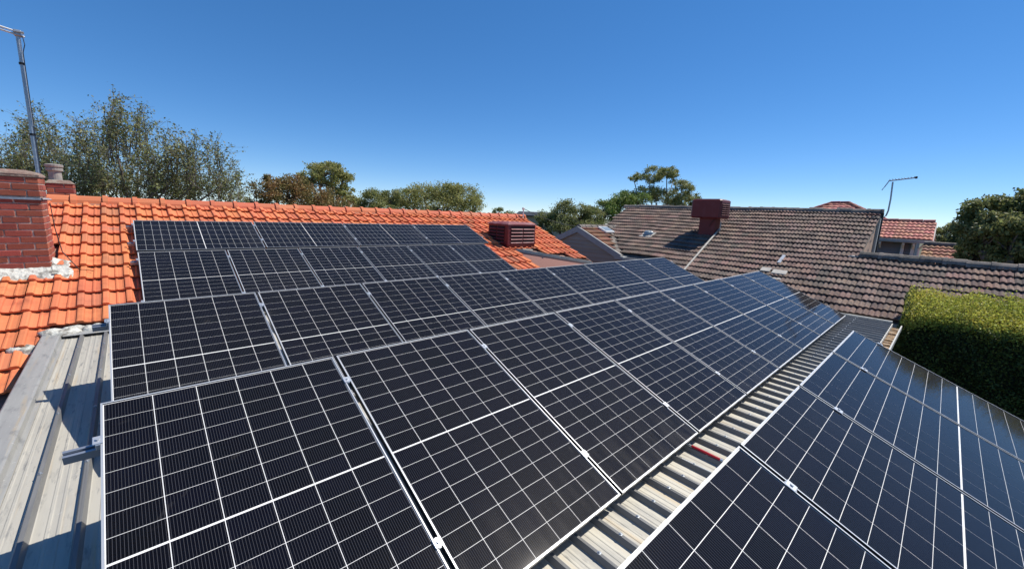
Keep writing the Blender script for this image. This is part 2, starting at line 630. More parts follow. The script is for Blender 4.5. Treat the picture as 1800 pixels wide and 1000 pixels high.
def lay_tiles(parent, me, b, m, spots, frame, jit=.004, singles=300, score=None, sag=0.0):
    """spots: list of (x, y) on the roof frame; the ones that show largest become parts, the rest one joined part"""
    spots = sorted(spots, key=score) if score else spots
    rest = MB()
    rr = []
    for k, (x, y) in enumerate(spots):
        M = frame @ Matrix.Translation((x + rnd.uniform(-jit, jit), y + rnd.uniform(-jit, jit), rnd.uniform(0, jit) + sag * (math.sin(x * 1.1 + y * .5) + .6 * math.sin(x * 2.3 - y * 1.4)))) @ \
            Matrix.Rotation(rnd.uniform(-.012, .012), 4, 'Z') @ Matrix.Rotation(rnd.uniform(-.012, .012), 4, 'Y')
        if k < singles:
            o = obj('tile', me, parent)
            o.matrix_local = M
        else:
            rest.add(b.v, b.f, M)
            rr += [rnd.random()] * len(b.f)
    if rest.f:
        o = rest.build('tile_courses', m, parent, rattr=rr)
        o['kind'] = 'stuff'


# ------------------------------------------------------------------ the orange-tiled house
house = thing('tiled_house', 'house with bright orange terracotta tile roof carrying the two upper rows of panels', 'house', (0, 0, 0))
RID_Y, RID_Z = 10.70, None
cosT, sinT, tanT = math.cos(TT), math.sin(TT), math.tan(TT)


def rz(y):
    return T0.z + (y - T0.y) * tanT


def fr_tile(x, y):                               # frame at plan position x,y on the roof plane
    return Matrix.Translation((x, y, rz(y))) @ Matrix.Rotation(TT, 4, 'X')


FR = Matrix.Translation((0, RID_Y, rz(RID_Y))) @ Matrix.Rotation(TT, 4, 'X')   # local y=0 at ridge, negative downwards
XR = 10.5                                        # gable verge
b = MB()                                         # roof deck under the tiles, front and back slope
zr = rz(RID_Y) - .02


def deckpoly(pts):
    b.prism([(x, y, rz(y) - .03) for (x, y) in pts], (0, 0, -.05))


deckpoly([(-7, RID_Y), (-7, 5.93), (-.9, 5.93), (-.9, 6.9), (7.93, 6.9), (7.93, 8.45), (8.15, 8.43), (10.40, 7.52), (XR - .02, 7.5), (XR - .02, RID_Y)])
b.prism([(-7, RID_Y + .01, zr), (XR - .02, RID_Y + .01, zr), (XR - .02, 15.6, zr - 4.9 * tanT), (-7, 15.6, zr - 4.9 * tanT)], (0, 0, -.05))
roof = b.build('roof', 'pointing', house)
TW, TG = .2265, .36
prof = [(0, .004), (.02, .034), (.07, .038), (.22, .038), (.28, .032), (.31, .010), (.42, .0), (.56, -.006), (.62, .006), (.68, .008), (.73, -.002), (.90, .002), (1.0, .012)]
t_me, t_b = tile_mesh('tile', TW, TG, .05, prof, .048, .024, 'terracotta', wave=.006)
spots = []
ncourse = 15
for c in range(ncourse):
    yl = -(c + 1) * TG + .08
    Yp = RID_Y + yl * cosT
    nx = int((XR + 7) / TW) + 1
    for i in range(nx):
        x = XR - (i + 1) * TW
        Xc = x + TW / 2
        if Xc < -2.6 and True:
            continue
        if Xc > -.88 and Yp < 6.80:
            continue
        if Yp < 5.85:
            continue
        if Xc > 7.95:                             # the lower corner is cut away along a slanting line
            line = 8.47 + (Xc - 8.05) * (7.55 - 8.47) / (10.38 - 8.05)
            if Yp < line - .02:
                continue
        if -1.75 < Xc < -.86 and 8.22 < Yp < 8.80:   # chimney stands here
            continue
        spots.append((x, yl))


def tscore(p):
    P = FR @ Vector((p[0] + TW / 2, p[1] + .15, 0))
    hid = 0
    if -.0 < P.x < 6.9 and 6.6 < P.y < 9.4:
        hid = 1
    if .1 < P.x < 6.8 and 9.4 <= P.y < 9.5:
        hid = 1
    if P.y < 6.9 and P.x > -.85:
        hid = 1
    v = Vector((P.x, P.y, P.z))
    px = 900 + F * v.dot(CR) / v.dot(CF)
    if px < -30:
        hid = 1
    return (hid, v.length)


lay_tiles(roof, t_me, t_b, 'terracotta', spots, FR, jit=.006, score=tscore, sag=.008)
# ridge capping, one tile after the other
b = MB()
b.prism([(-7, RID_Y - .17, rz(RID_Y - .17) + .03), (-7, RID_Y, zr + .07), (-7, RID_Y + .17, rz(RID_Y - .17) + .03)], (XR + 7, 0, 0))
b.build('ridge_pointing', 'pointing', roof)
rc = MB()
RL = .40
prof_r = [(-.135, -.075), (-.118, -.01), (-.07, .045), (0, .066), (.07, .045), (.118, -.01), (.135, -.075)]
for (xa, xb, sc) in ((0, RL - .035, 1.0), (RL - .05, RL + .02, 1.30)):
    o = len(rc.v)
    n = len(prof_r)
    for xx in (xa, xb):
        for (yy, zz) in prof_r:
            rc.v.append((xx, yy * sc, zz * sc + (0 if sc == 1 else .004)))
    for i in range(n - 1):
        rc.f.append((o + i, o + n + i, o + n + i + 1, o + i + 1))
    rc.f.append(tuple(o + i for i in range(n)))
    rc.f.append(tuple(o + n + i for i in range(n))[::-1])
rc_me = rc.mesh('ridge_tile', 'ridge_terracotta')
x = XR - RL
while x > -3.2:
    o = obj('ridge_tile', rc_me, roof)
    o.location = (x, RID_Y + rnd.uniform(-.006, .006), zr + .065 + rnd.uniform(-.005, .005))
    o.rotation_euler = (rnd.uniform(-.02, .02), rnd.uniform(-.008, .008), rnd.uniform(-.01, .01))
    x -= RL
# verge mortar, walls, eave gutter
b = MB()
b.prism([(XR - .01, RID_Y, zr + .06), (XR - .01, 7.5, rz(7.5) + .03), (XR - .01, 7.5, rz(7.5) - .12), (XR - .01, RID_Y, zr - .1)], (.03, 0, 0))
b.build('verge_board', 'pointing', house)
b = MB()
b.prism([(XR - .12, 7.5, rz(7.5) - .1), (XR - .12, RID_Y, zr - .12), (XR - .12, 14.9, rz(7.2) - .1), (XR - .12, 14.9, GZ), (XR - .12, 7.5, GZ)], (-.2, 0, 0))
b.box((-7, 6.3, GZ), (-1.1, 6.5, -2.05))
b.box((-7, 14.8, GZ), (XR - .35, 15, rz(7.2) - .1))
b.build('wall', 'house_brick', house)
b = MB()
zg = rz(5.93)
gp = [(0, 0), (0, .12), (-.012, .12), (-.012, .012), (-.11, .012), (-.125, .02), (-.125, .115), (-.14, .125), (-.14, 0)]
b.prism([(-7, 5.93 + p[0], zg - .13 + p[1]) for p in gp], (6.08, 0, 0))
b.build('gutter', 'grey_board', house)
b = MB()
b.box((-7, 5.935, zg - .27), (-.93, 5.96, zg - .06))
b.build('fascia', 'grey_board', house)
# the slanting pink wall in the cut-away corner and its capping
A_, B_ = Vector((8.22, 8.40, 0)), Vector((10.42, 7.535, 0))
dAB = (B_ - A_).normalized()
nAB = Vector((dAB.y, -dAB.x, 0))
b = MB()
qb = nAB * .34
b.prism([(A_.x, A_.y, rz(A_.y) - .005), (B_.x, B_.y, rz(B_.y) - .005), (B_.x + qb.x, B_.y + qb.y, rz(B_.y) - .7), (A_.x + qb.x, A_.y + qb.y, rz(A_.y) - .7)], -nAB * .06)
b.build('side_wall', 'pink_wall', house)
b = MB()
for (o0, o1, h0, h1) in ((-.02, .09, .035, .05), (-.035, -.02, -.035, .05)):
    p0, p1 = A_ - dAB * .25, B_ + dAB * .05
    v = []
    for p in (p0, p1):
        for (oo, hh) in ((o0, h0), (o1, h0), (o1, h1), (o0, h1)):
            q = p - nAB * oo
            v.append((q.x, q.y, rz(p.y) + hh))
    b.add(v, [(0, 1, 2, 3), (4, 7, 6, 5), (0, 4, 5, 1), (1, 5, 6, 2), (2, 6, 7, 3), (3, 7, 4, 0)])
b.build('capping', 'pipe_white', house)

# ------------------------------------------------------------------ metal-roofed extension
ext = thing('rear_extension', 'low rear extension with ribbed cream metal roof under the tilted rows', 'building', (0, 0, 0))
RA = R(1.4)
ROOF0 = Vector((0, 1.128, -1.8145))
tanR = math.tan(RA)


def mz(y):
    return ROOF0.z + (y - ROOF0.y) * tanR


RIBP = .2035
RIBX0 = -.345 - .0


def rib_profile():
    """one pan with small flutes and one rib; x from 0 (centre of rib) to RIBP"""
    h = .038
    p = [(0, h), (.010, h), (.023, .002), (.028, 0)]
    for c in (.080, .122):
        p += [(c - .010, 0), (c - .005, .0028), (c + .005, .0028), (c + .010, 0)]
    p += [(RIBP - .028, 0), (RIBP - .023, .002), (RIBP - .010, h), (RIBP, h)]
    return p


def sheet(x0, nribs, ya, yb):
    b = MB()
    pr = []
    for k in range(nribs):
        pr += [(k * RIBP + a, c) for (a, c) in (rib_profile() if k == 0 else rib_profile()[1:])]
    ys = [ya, (ya + yb) / 2, yb]
    n = len(pr)
    for y in ys:
        for (a, c) in pr:
            b.v.append((x0 + a, y, mz(y) + c))
    for j in range(len(ys) - 1):
        for i in range(n - 1):
            b.f.append((j * n + i, j * n + i + 1, (j + 1) * n + i + 1, (j + 1) * n + i))
    return b


x = RIBX0 - RIBP * 2
shx = []
k = 0
while x < 10.7:
    nr = 4 if x > RIBX0 else 2
    if x < RIBX0:
        nr = 2
    ya = -1.5 if x < 5.0 else .50
    yb = 7.05 if x < 7.8 else 7.6
    if x + nr * RIBP > 10.95:
        nr = max(1, int((10.95 - x) / RIBP))
    s = sheet(x, nr, ya, yb).build('roof_sheet', 'sheet_metal_old' if x < .1 else 'sheet_metal', ext)
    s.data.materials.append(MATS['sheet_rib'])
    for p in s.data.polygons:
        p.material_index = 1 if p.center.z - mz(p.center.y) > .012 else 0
    s.location.z = .0015 * (k % 2)
    x += nr * RIBP
    k += 1
XE = x
# screws with washers on the ribs
sm = MB()
sm.lathe((0, 0, 0), [(.012, 0), (.012, .003), (.0065, .004), (.0065, .009), (.004, .0105)], 8)
sm_me = sm.mesh('screw', 'galvanised')
for i in range(-1, 56):
    for yy in (1.02, 3.6, 4.5, 5.4, 6.3):
        if yy > 2 and i > 3:
            continue
        o = obj('screw', sm_me, ext)
        o.location = (RIBX0 + i * RIBP, yy + rnd.uniform(-.01, .01), mz(yy) + .0385)
# left barge capping: wide folded flashing
b = MB()
xo, xi = -.868, -.722
ys = [-1.5, 1.0, 3.0, 5.0, 6.93]
pr = [(xo, -.20), (xo, .052), (xo + .010, .060), (xo + .135, .056), (xi + .004, .050), (xi + .012, .006), (xi + .04, .004)]
n = len(pr)
for y in ys:
    for (a, c) in pr:
        b.v.append((a, y, mz(y) + c))
for j in range(len(ys) - 1):
    for i in range(n - 1):
        b.f.append((j * n + i, j * n + i + 1, (j + 1) * n + i + 1, (j + 1) * n + i))
b.build('barge_capping', 'flashing_metal', ext)
# right verge capping, fascia under it, wall, gutter
b = MB()
b.box((XE - .02, .50, mz(.5) + .030), (XE + .035, 7.4, mz(.5) + .056))
b.box((XE + .02, .50, mz(.5) - .2), (XE + .035, 7.4, mz(.5) + .030))
o = b.build('verge_capping', 'gutter_metal', ext)
b = MB()
gp = [(0, .0), (0, .10), (-.012, .10), (-.012, .012), (-.13, .012), (-.13, .085), (-.15, .085), (-.15, 0)]
b.prism([(5.40, .50 + p[0], mz(.5) - .095 + p[1]) for p in gp], (XE - 5.36, 0, 0))
b.build('gutter', 'gutter_metal', ext)
b = MB()
for i in range(60):
    xx = 6.0 + i * (XE - 6.1) / 60
    if rnd.random() < .25:
        continue
    h = rnd.uniform(.015, .05)
    b.bbox((xx, .375, mz(.5) - .088), (xx + rnd.uniform(.05, .12), .485, mz(.5) - .083 + h), .012)
b.build('leaf_litter', 'leaf_litter', ext)['kind'] = 'stuff'
b = MB()
b.box((-.84, 6.6, GZ), (-.70, -1.4 + 8.0, -1.9))
b.box((-.85, -1.4, GZ), (-.70, 6.6, mz(-1.4) - .06))
b.box((-.70, -1.4, GZ), (5.15, -1.25, mz(-1.4) - .06))
b.box((5.15, -1.4, GZ), (5.3, .7, mz(-1.4) - .06))
b.box((5.3, .62, GZ), (XE - .05, .78, mz(-1.4) - .06))
b.box((XE - .2, .78, GZ), (XE - .05, 7.4, mz(.5) - .1))
b.build('wall', 'olive_wall', ext)
# apron flashing where the sheets run under the tiles
b = MB()
ya = 6.86
b.prism([(-.70, ya - .05, mz(ya) + .040), (-.70, ya + .16, rz(ya + .12) + .03), (-.70, ya + .16, mz(ya)), (-.70, ya - .05, mz(ya) + .034)], (8.6, 0, 0))
b.build('apron_flashing', 'flashing_metal', ext)


def lump(name, m, parent, cx, cy, cz, sx, sy, sz, seed, flat=True, n=14):
    r = random.Random(seed)
    b = MB()
    ph = [r.uniform(0, 6.28) for _ in range(6)]
    rings = [(1.0, -.2), (.97, .35), (.72, .85), (.3, 1.0)]
    for (q, h) in rings:
        for k in range(n):
            a = 2 * math.pi * k / n
            rr = q * (1 + .16 * math.sin(2 * a + ph[0]) + .12 * math.sin(3 * a + ph[1]) + .07 * math.sin(5 * a + ph[2]))
            b.v.append((cx + sx * rr * math.cos(a), cy + sy * rr * math.sin(a),
                        cz + sy * rr * math.sin(a) * (tanT if flat else 0) + sz * h * (1 + .2 * math.sin(4 * a + ph[3] + q))))
    for i in range(len(rings) - 1):
        for k in range(n):
            k2 = (k + 1) % n
            b.f.append((i * n + k, i * n + k2, (i + 1) * n + k2, (i + 1) * n + k))
    b.f.append(tuple((len(rings) - 1) * n + k for k in range(n)))
    return b.build(name, m, parent, smooth=True)


for i, (cx, cy, sx, sy) in enumerate([(-.98, 6.72, .12, .07), (-.74, 6.90, .15, .065), (-.60, 6.97, .12, .05), (-.45, 6.95, .1, .05)]):
    lump('mortar_patch', 'flashing_paint', ext, cx, cy, (rz(cy) + .03) if i == 0 else (mz(cy) + .045 + (.02 if i else 0)), sx, sy, .035, 40 + i)

# ------------------------------------------------------------------ neighbour's brown-tiled house
nb = thing('brown_tiled_house', 'neighbouring house with weathered brown concrete tile roof behind the panels', 'house', (0, 0, 0))
NP = R(22)
tN, cN = math.tan(NP), math.cos(NP)
NX, NZ = 18.05, .577


def nz_(x):
    return NZ - .06 - (NX - x) * tN


# roof frame: local x runs along -Y (to the right seen from here), local y up the slope (+X)
FN = Matrix.Translation((NX, 0, NZ - .06)) @ Matrix(((0, cN, -math.sin(NP), 0), (-1, 0, 0, 0), (0, math.sin(NP), cN, 0), (0, 0, 0, 1)))
b = MB()


def ndeck(pts):
    b.prism([(x, y, nz_(x) - .03) for (x, y) in pts], (0, 0, -.06))


ndeck([(NX, 11.1), (15.9, 10.75), (13.3, 8.4), (13.25, 6.55), (11.82, 6.5), (11.82, .42), (12.9, .42), (12.9, -6), (14.8, -6), (14.8, 1.62), (NX, 1.62)])
b.prism([(14.82, -6, nz_(14.8) - .03), (14.82, 1.6, nz_(14.8) - .03), (17.6, 1.6, nz_(14.8) - 1.15), (17.6, -6, nz_(14.8) - 1.15)], (0, 0, -.06))
nroof = b.build('roof', 'concrete_ridge', nb)
NW, NG = .212, .335
prof = [(0, 0), (.07, .014), (.16, .028), (.25, .028), (.34, .014), (.42, 0), (.50, 0), (.57, .014), (.66, .028), (.75, .028), (.84, .014), (.92, 0), (1, 0)]
n_me, n_b = tile_mesh('tile', NW, NG, .04, prof, .052, .028, 'concrete_tile', wave=.010)
spots = []
for c in range(21):
    yl = -(c + 1) * NG + .09
    Xp = NX + yl * cN
    for i in range(-56, 18):
        xl = i * NW - 1.62 % NW
        Y = -(xl + NW / 2)
        if Y > 11.1 - (NX - Xp) * .16 or Y < -3.2:
            continue
        if Xp > 14.72 and Y < 1.66:
            continue
        if Xp < 15.75:
            vy = 8.38 + (Xp - 13.3) * (10.75 - 8.38) / (15.9 - 13.3)
            if Y > vy - .04:
                continue
        if Xp < 13.2 and Y > 6.55:
            continue
        if Xp < 12.8 and Y < .30:
            continue
        if Xp < 11.75:
            continue
        spots.append((xl, yl))


def nscore(p):
    P = FN @ Vector((p[0] + NW / 2, p[1] + .15, 0))
    px = 900 + F * P.dot(CR) / P.dot(CF)
    py = 500 - F * P.dot(CU) / P.dot(CF)
    hid = 0
    if py > 452 + (px - 1170) * .125 and px < 1240:
        hid = 1
    if px > 1240 and py > 478 + max(0, px - 1335) * .5:
        hid = 1
    if px > 1820 or (px > 1600 and py > 520):
        hid = 1
    return (hid, P.length)


lay_tiles(nroof, n_me, n_b, 'concrete_tile', spots, FN, jit=.008, score=nscore, sag=.012)
cap = MB()
CL = .40
prof_r = [(-.15, -.085), (-.12, -.01), (-.06, .04), (0, .052), (.06, .04), (.12, -.01), (.15, -.085)]
for (xa, xb, sc) in ((0, CL - .04, 1.0), (CL - .06, CL + .02, 1.22)):
    o = len(cap.v)
    n = len(prof_r)
    for xx in (xa, xb):
        for (yy, zz) in prof_r:
            cap.v.append((yy * sc, xx, zz * sc))
    for i in range(n - 1):
        cap.f.append((o + i, o + i + 1, o + n + i + 1, o + n + i))
    cap.f.append(tuple(o + i for i in range(n))[::-1])
    cap.f.append(tuple(o + n + i for i in range(n)))
cap_me = cap.mesh('ridge_tile', 'concrete_ridge')
y = 1.58
while y < 11.0:
    o = obj('ridge_tile', cap_me, nroof)
    o.location = (NX, y, NZ + .03 + rnd.uniform(-.016, .014))
    o.rotation_euler = (rnd.uniform(-.012, .012), rnd.uniform(-.03, .03), rnd.uniform(-.012, .012))
    y += CL
y = -4.0
while y < 1.25:
    o = obj('ridge_tile', cap_me, nroof)
    o.location = (14.83, y, nz_(14.83) + .10 + rnd.uniform(-.018, .016))
    o.rotation_euler = (rnd.uniform(-.012, .012), rnd.uniform(-.03, .03), rnd.uniform(-.012, .012))
    y += CL
# gable-end wall at the right of the upper roof, its corner board, walls below
b = MB()
b.prism([(14.9, 1.66, nz_(14.9) - .06), (NX + .02, 1.66, NZ - .16), (NX + .02, 1.66, -2.5), (14.9, 1.66, -2.5)], (0, .12, 0))
b.build('gable_wall', 'tan_wall', nb)
b = MB()
b.box((NX - .30, 1.60, -2.5), (NX - .02, 1.655, NZ - .22))
b.build('corner_board', 'grey_board', nb)
b = MB()
b.box((NX + .02, 1.57, -2.5), (NX + .12, 1.79, NZ - .05))
b.build('downpipe', 'black_cable', nb)
b = MB()
b.box((12.25, .5, GZ), (12.4, 6.5, nz_(12.3) - .12))
b.box((13.6, 6.4, GZ), (13.75, 11.0, nz_(13.6) - .12))
b.box((13.3, -6, GZ), (13.45, .5, nz_(13.3) - .12))
b.box((NX + .12, 1.6, GZ), (NX + .3, 11.1, NZ - .3))
b.build('wall', 'olive_wall', nb)
b = MB()
b.prism([(13.25 + p[0] * 1.0, 6.4, nz_(13.25) - .10 + p[1]) for p in gp], (0, 2.0, 0))
b.prism([(11.85 + p[0] * 1.0, .40, nz_(11.85) - .10 + p[1]) for p in gp], (0, 6.1, 0))
b.build('gutter', 'grey_board', nb)
# side wing with the grey gable
WX, WY, WZ = 13.15, 10.22, -.40
wt = math.tan(R(24))


def wing_z(y):
    return WZ - abs(y - WY) * wt


b = MB()
b.prism([(WX + .02, WY, WZ - .06), (WX + .02, 8.15, wing_z(8.15) - .06), (16.2, 8.15, wing_z(8.15) - .06), (16.2, WY, WZ - .06)], (0, 0, -.05))
b.prism([(WX + .02, WY + .01, WZ - .06), (WX + .02, 13, wing_z(13) - .06), (16.2, 13, wing_z(13) - .06), (16.2, WY + .01, WZ - .06)], (0, 0, -.05))
wroof = b.build('wing_roof', 'concrete_ridge', nb)
WP = R(24)
FW = Matrix.Translation((0, WY, WZ - .05)) @ Matrix(((1, 0, 0, 0), (0, math.cos(WP), -math.sin(WP), 0), (0, math.sin(WP), math.cos(WP), 0), (0, 0, 0, 1)))
w_me, w_b = tile_mesh('tile', .212, .32, .04, prof, .060, .026, 'wing_tile', wave=.003)
spots = []
for c in range(7):
    yl = -(c + 1) * .32 + .08
    Yp = WY + yl * math.cos(WP)
    for i in range(13):
        xl = WX + .04 + i * .212
        # stop at the valley
        if xl + .1 > 13.3 + (Yp - 8.38) * (15.9 - 13.3) / (10.75 - 8.38):
            continue
        spots.append((xl, yl))
lay_tiles(wroof, w_me, w_b, 'wing_tile', spots, FW)
for i in range(8):
    o = obj('ridge_tile', cap_me, wroof)
    o.location = (WX + .02 + i * CL, WY, WZ + .02)
    o.rotation_euler = (rnd.uniform(-.02, .02), rnd.uniform(-.02, .02), -math.pi / 2)
# valley strip
b = MB()
p0, p1 = Vector((13.27, 8.33, nz_(13.27) + .06)), Vector((15.85, 10.73, nz_(15.85) + .06))
dv = (p1 - p0).normalized()
sv = dv.cross(Vector((0, 0, 1))).normalized()
b.prism([p0 - sv * .05, p0 + sv * .05, p1 + sv * .05, p1 - sv * .05], (0, 0, .02))
b.build('valley_strip', 'pipe_white', nb)
# gable: boards, barge boards
gy0, gy1 = 8.12, 12.6
for k in range(16):
    z0 = -2.6 + k * .15
    z1 = z0 + .145
    if z0 > WZ - .1:
        break
    hw = (WZ - .12 - z0) / wt
    hw1 = max(.02, (WZ - .12 - z1) / wt)
    b = MB()
    ya_, yb_ = max(gy0 + .1, WY - hw), min(gy1, WY + hw)
    yc_, yd_ = max(gy0 + .1, WY - hw1), min(gy1, WY + hw1)
    b.add([(WX + .02, ya_, z0), (WX + .02, yb_, z0), (WX + .05, yd_, z1), (WX + .05, yc_, z1), (WX + .05, ya_, z0), (WX + .05, yb_, z0)],
          [(0, 3, 2, 1), (0, 1, 5, 4)])
    b.build('weatherboard', 'dark_weatherboard', nb)
for sgn, ye in ((-1, gy0), (1, gy1)):
    b = MB()
    ze = wing_z(ye)
    p = [(WX - .06, WY, WZ + .0), (WX - .06, ye, ze), (WX - .06, ye, ze - .22), (WX - .06, WY, WZ - .24)]
    b.prism(p, (.07, 0, 0))
    b.build('barge_board', 'grey_board', nb)
b = MB()
b.bbox((WX - .10, gy0 - .12, wing_z(gy0) - .20), (WX + .5, gy0 + .02, wing_z(gy0) - .06), .01)
b.build('eave_gutter', 'grey_board', nb)
# skylight on the wing
b = MB()
M = FW @ Matrix.Translation((14.25, -.62, .06))
b.bbox((0, 0, 0), (.62, .48, .075), .012, M)
sk = b.build('skylight', 'white_paint', nb)
b = MB()
b.box((.06, .06, .0755), (.56, .42, .085), M)
b.build('pane', 'dome_glass', sk)
# small dome light
dm = lump('dome_light', 'dome_glass', nb, 15.15, 8.22, nz_(15.15) + .06, .17, .17, .13, 5, flat=False)
b = MB()
M = FN @ Matrix.Translation((-8.22, -(NX - 15.15) / cN, .05))
b.bbox((-.28, -.26, 0), (.24, .22, .02), .006, M)
b.build('dome_flashing', 'pipe_white', nb)
# patched flashing low on the roof and a pale fallen patch
M = FN @ Matrix.Translation((-3.36, -(NX - 13.35) / cN, .05))
for (a_, c_) in (((-.25, -.03, 0), (.0, .20, .03)), ((.06, -.10, 0), (.42, .14, .03)), ((-.05, -.42, .0), (.38, -.34, .02))):
    b = MB()
    b.bbox(a_, c_, .008, M)
    b.build('flashing_patch', 'pipe_white', nb)
b = MB()
M = FN @ Matrix.Translation((-3.30, -(NX - 13.9) / cN, .06))
b.bbox((-.05, 0, 0), (.04, .55, .02), .006, M)
b.build('vent_flashing', 'galvanised', nb)
for (xx, yy) in ((14.72, 1.72),):
    lump('mortar_patch', 'pipe_white', nb, xx, yy, nz_(xx) + .05, .07, .13, .03, int(xx * 10), flat=False)

# conduit running down the neighbour's roof
b = MB()
pts = [(15.62, 5.70, nz_(15.62) + .50), (15.60, 5.70, nz_(15.6) + .16), (15.95, 5.83, nz_(15.95) + .10), (12.6, 5.57, nz_(12.6) + .075)]
b.tube([pts[0], pts[1]], .02, 8)
b.tube([(15.60, 5.70, nz_(15.6) + .14), (15.9, 5.82, nz_(15.9) + .10)], .022, 8)
b.tube([pts[2], pts[3]], .032, 8)
tag(b.build('conduit', 'pipe_white'), 'thin cream conduit running down the brown roof from the boxy red cooler', 'pipe')


# ------------------------------------------------------------------ solar panels
P, G, L = 1.128, .026, 1.754
PITCH = 1.154
FRW = .0078                                     # visible frame lip
CM = .005                                       # margin to the cells
cw = (P - 2 * (FRW + CM) - 5 * .0036) / 6
MID = .0100
ch = (L - 2 * (FRW + CM) - MID - 14 * .0026) / 16


def cell_spots():
    out = []
    for c in range(6):
        x = FRW + CM + c * (cw + .0036)
        for r in range(16):
            y = FRW + CM + r * (ch + .0026) + (MID - .0026 if r >= 8 else 0)
            out.append((x, -y - ch))
    return out


CELLS = cell_spots()


def cell_mesh():
    b = MB()
    b.v = [(0, 0, 0), (cw, 0, 0), (cw, ch, 0), (0, ch, 0), (0, 0, .0008), (cw, 0, .0008), (cw, ch, .0008), (0, ch, .0008)]
    b.f = [(4, 5, 6, 7), (0, 1, 5, 4), (1, 2, 6, 5), (2, 3, 7, 6), (3, 0, 4, 7)]
    me = b.mesh('cell', 'cell')
    uv = me.uv_layers.new(name='UVMap')
    for lp in me.loops:
        v = me.vertices[lp.vertex_index].co
        uv.data[lp.index].uv = (v.x / cw, v.y / ch)
    return me


cell_me = cell_mesh()


def frame_mesh():
    b = MB()
    H = .035
    for (a, c) in (((0, -L, -H), (P, -L + FRW, 0)), ((0, -FRW, -H), (P, 0, 0)), ((0, -L + FRW, -H), (FRW, -FRW, 0)), ((P - FRW, -L + FRW, -H), (P, -FRW, 0))):
        b.box(a, c)
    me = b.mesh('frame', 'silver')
    me.materials.append(MATS['frame_side_shade'])
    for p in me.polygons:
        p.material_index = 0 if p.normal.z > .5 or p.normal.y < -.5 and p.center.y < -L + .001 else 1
    return me


frame_me = frame_mesh()
b = MB()
b.box((FRW, -L + FRW, -.010), (P - FRW, -FRW, -.0062))
back_me = b.mesh('backsheet', 'backsheet')
b = MB()
b.add([(FRW, -L + FRW, -.003), (P - FRW, -L + FRW, -.003), (P - FRW, -FRW, -.003), (FRW, -FRW, -.003)], [(0, 1, 2, 3)])
glass_me = b.mesh('glass_pane', 'glass')
b = MB()
b.bbox((P / 2 - .06, -L * .5 - .05, -.03), (P / 2 + .06, -L * .5 + .05, -.0105), .006)
jb_me = b.mesh('junction_box', 'black_cable')


def cells_joined():
    b = MB()
    for (x, y) in CELLS:
        o = len(b.v)
        b.v += [(x, y, -.0054), (x + cw, y, -.0054), (x + cw, y + ch, -.0054), (x, y + ch, -.0054)]
        b.f.append((o, o + 1, o + 2, o + 3))
    me = b.mesh('cells', 'cell', rattr=[rnd.random() for _ in CELLS])
    uv = me.uv_layers.new(name='UVMap')
    q = [(0, 0), (1, 0), (1, 1), (0, 1)]
    for i, lp in enumerate(me.loops):
        uv.data[i].uv = q[i % 4]
    return me


cells_me = cells_joined()


def panel(M, label, group, single=True):
    t = thing('solar_panel', label, 'solar panel', group=group)
    t.matrix_world = M
    obj('frame', frame_me, t)
    bs = obj('backsheet', back_me, t)
    obj('glass_pane', glass_me, t)
    obj('junction_box', jb_me, t)
    if single:
        for (x, y) in CELLS:
            c = obj('cell', cell_me, t)
            c.location = (x, y, -.0061)
    else:
        obj('cells', cells_me, t)['kind'] = 'stuff'
    return t


ROWS = {'D': ((-.198, 2.764, -1.028), 22.44, 9), 'C': ((-.220, 5.008, -.964), 22.70, 9), 'E': ((.941, .538, -1.068), 22.63, 4),
        'B': ((.023, 8.540, -.849), 21.88, 6), 'A': ((.014, 9.607, -.404), 21.88, 4)}
ORD = ['first', 'second', 'third', 'fourth', 'fifth', 'sixth', 'seventh', 'eighth', 'ninth']
RN = {'A': 'landscape solar panel, %s from left in the top row below the orange ridge',
      'B': 'upright solar panel, %s from left in the second row down, lying on the orange tiles',
      'C': 'tilted solar panel, %s from left in the middle row, just below the orange tiled roof',
      'D': 'tilted solar panel, %s from left in the long row above the bare ribbed metal strip',
      'E': 'bluish tilted solar panel, %s counted from the bottom right foreground, below the bare metal strip'}
RG = {'A': 'landscape panels of the top row', 'B': 'panels of the second row', 'C': 'panels of the middle row', 'D': 'panels of the long front row', 'E': 'panels of the lower right row'}
for k, (T, tl, n) in ROWS.items():
    Rx = Matrix.Rotation(R(tl), 4, 'X')
    for i in range(n):
        lab = RN[k] % ORD[i]
        if k == 'A':
            M = Matrix.Translation(Vector(T) + Vector((i * (L + .03) + .005, 0, 0))) @ Rx @ Matrix.Rotation(R(90), 4, 'Z') @ Matrix.Translation((-P, 0, 0))
        else:
            M = Matrix.Translation(Vector(T) + Vector((i * PITCH + .005, 0, 0))) @ Rx
        M = M @ Matrix.Translation((0, 0, rnd.uniform(-.002, .002)))
        panel(M, lab, RG[k], single=k in 'CDE')

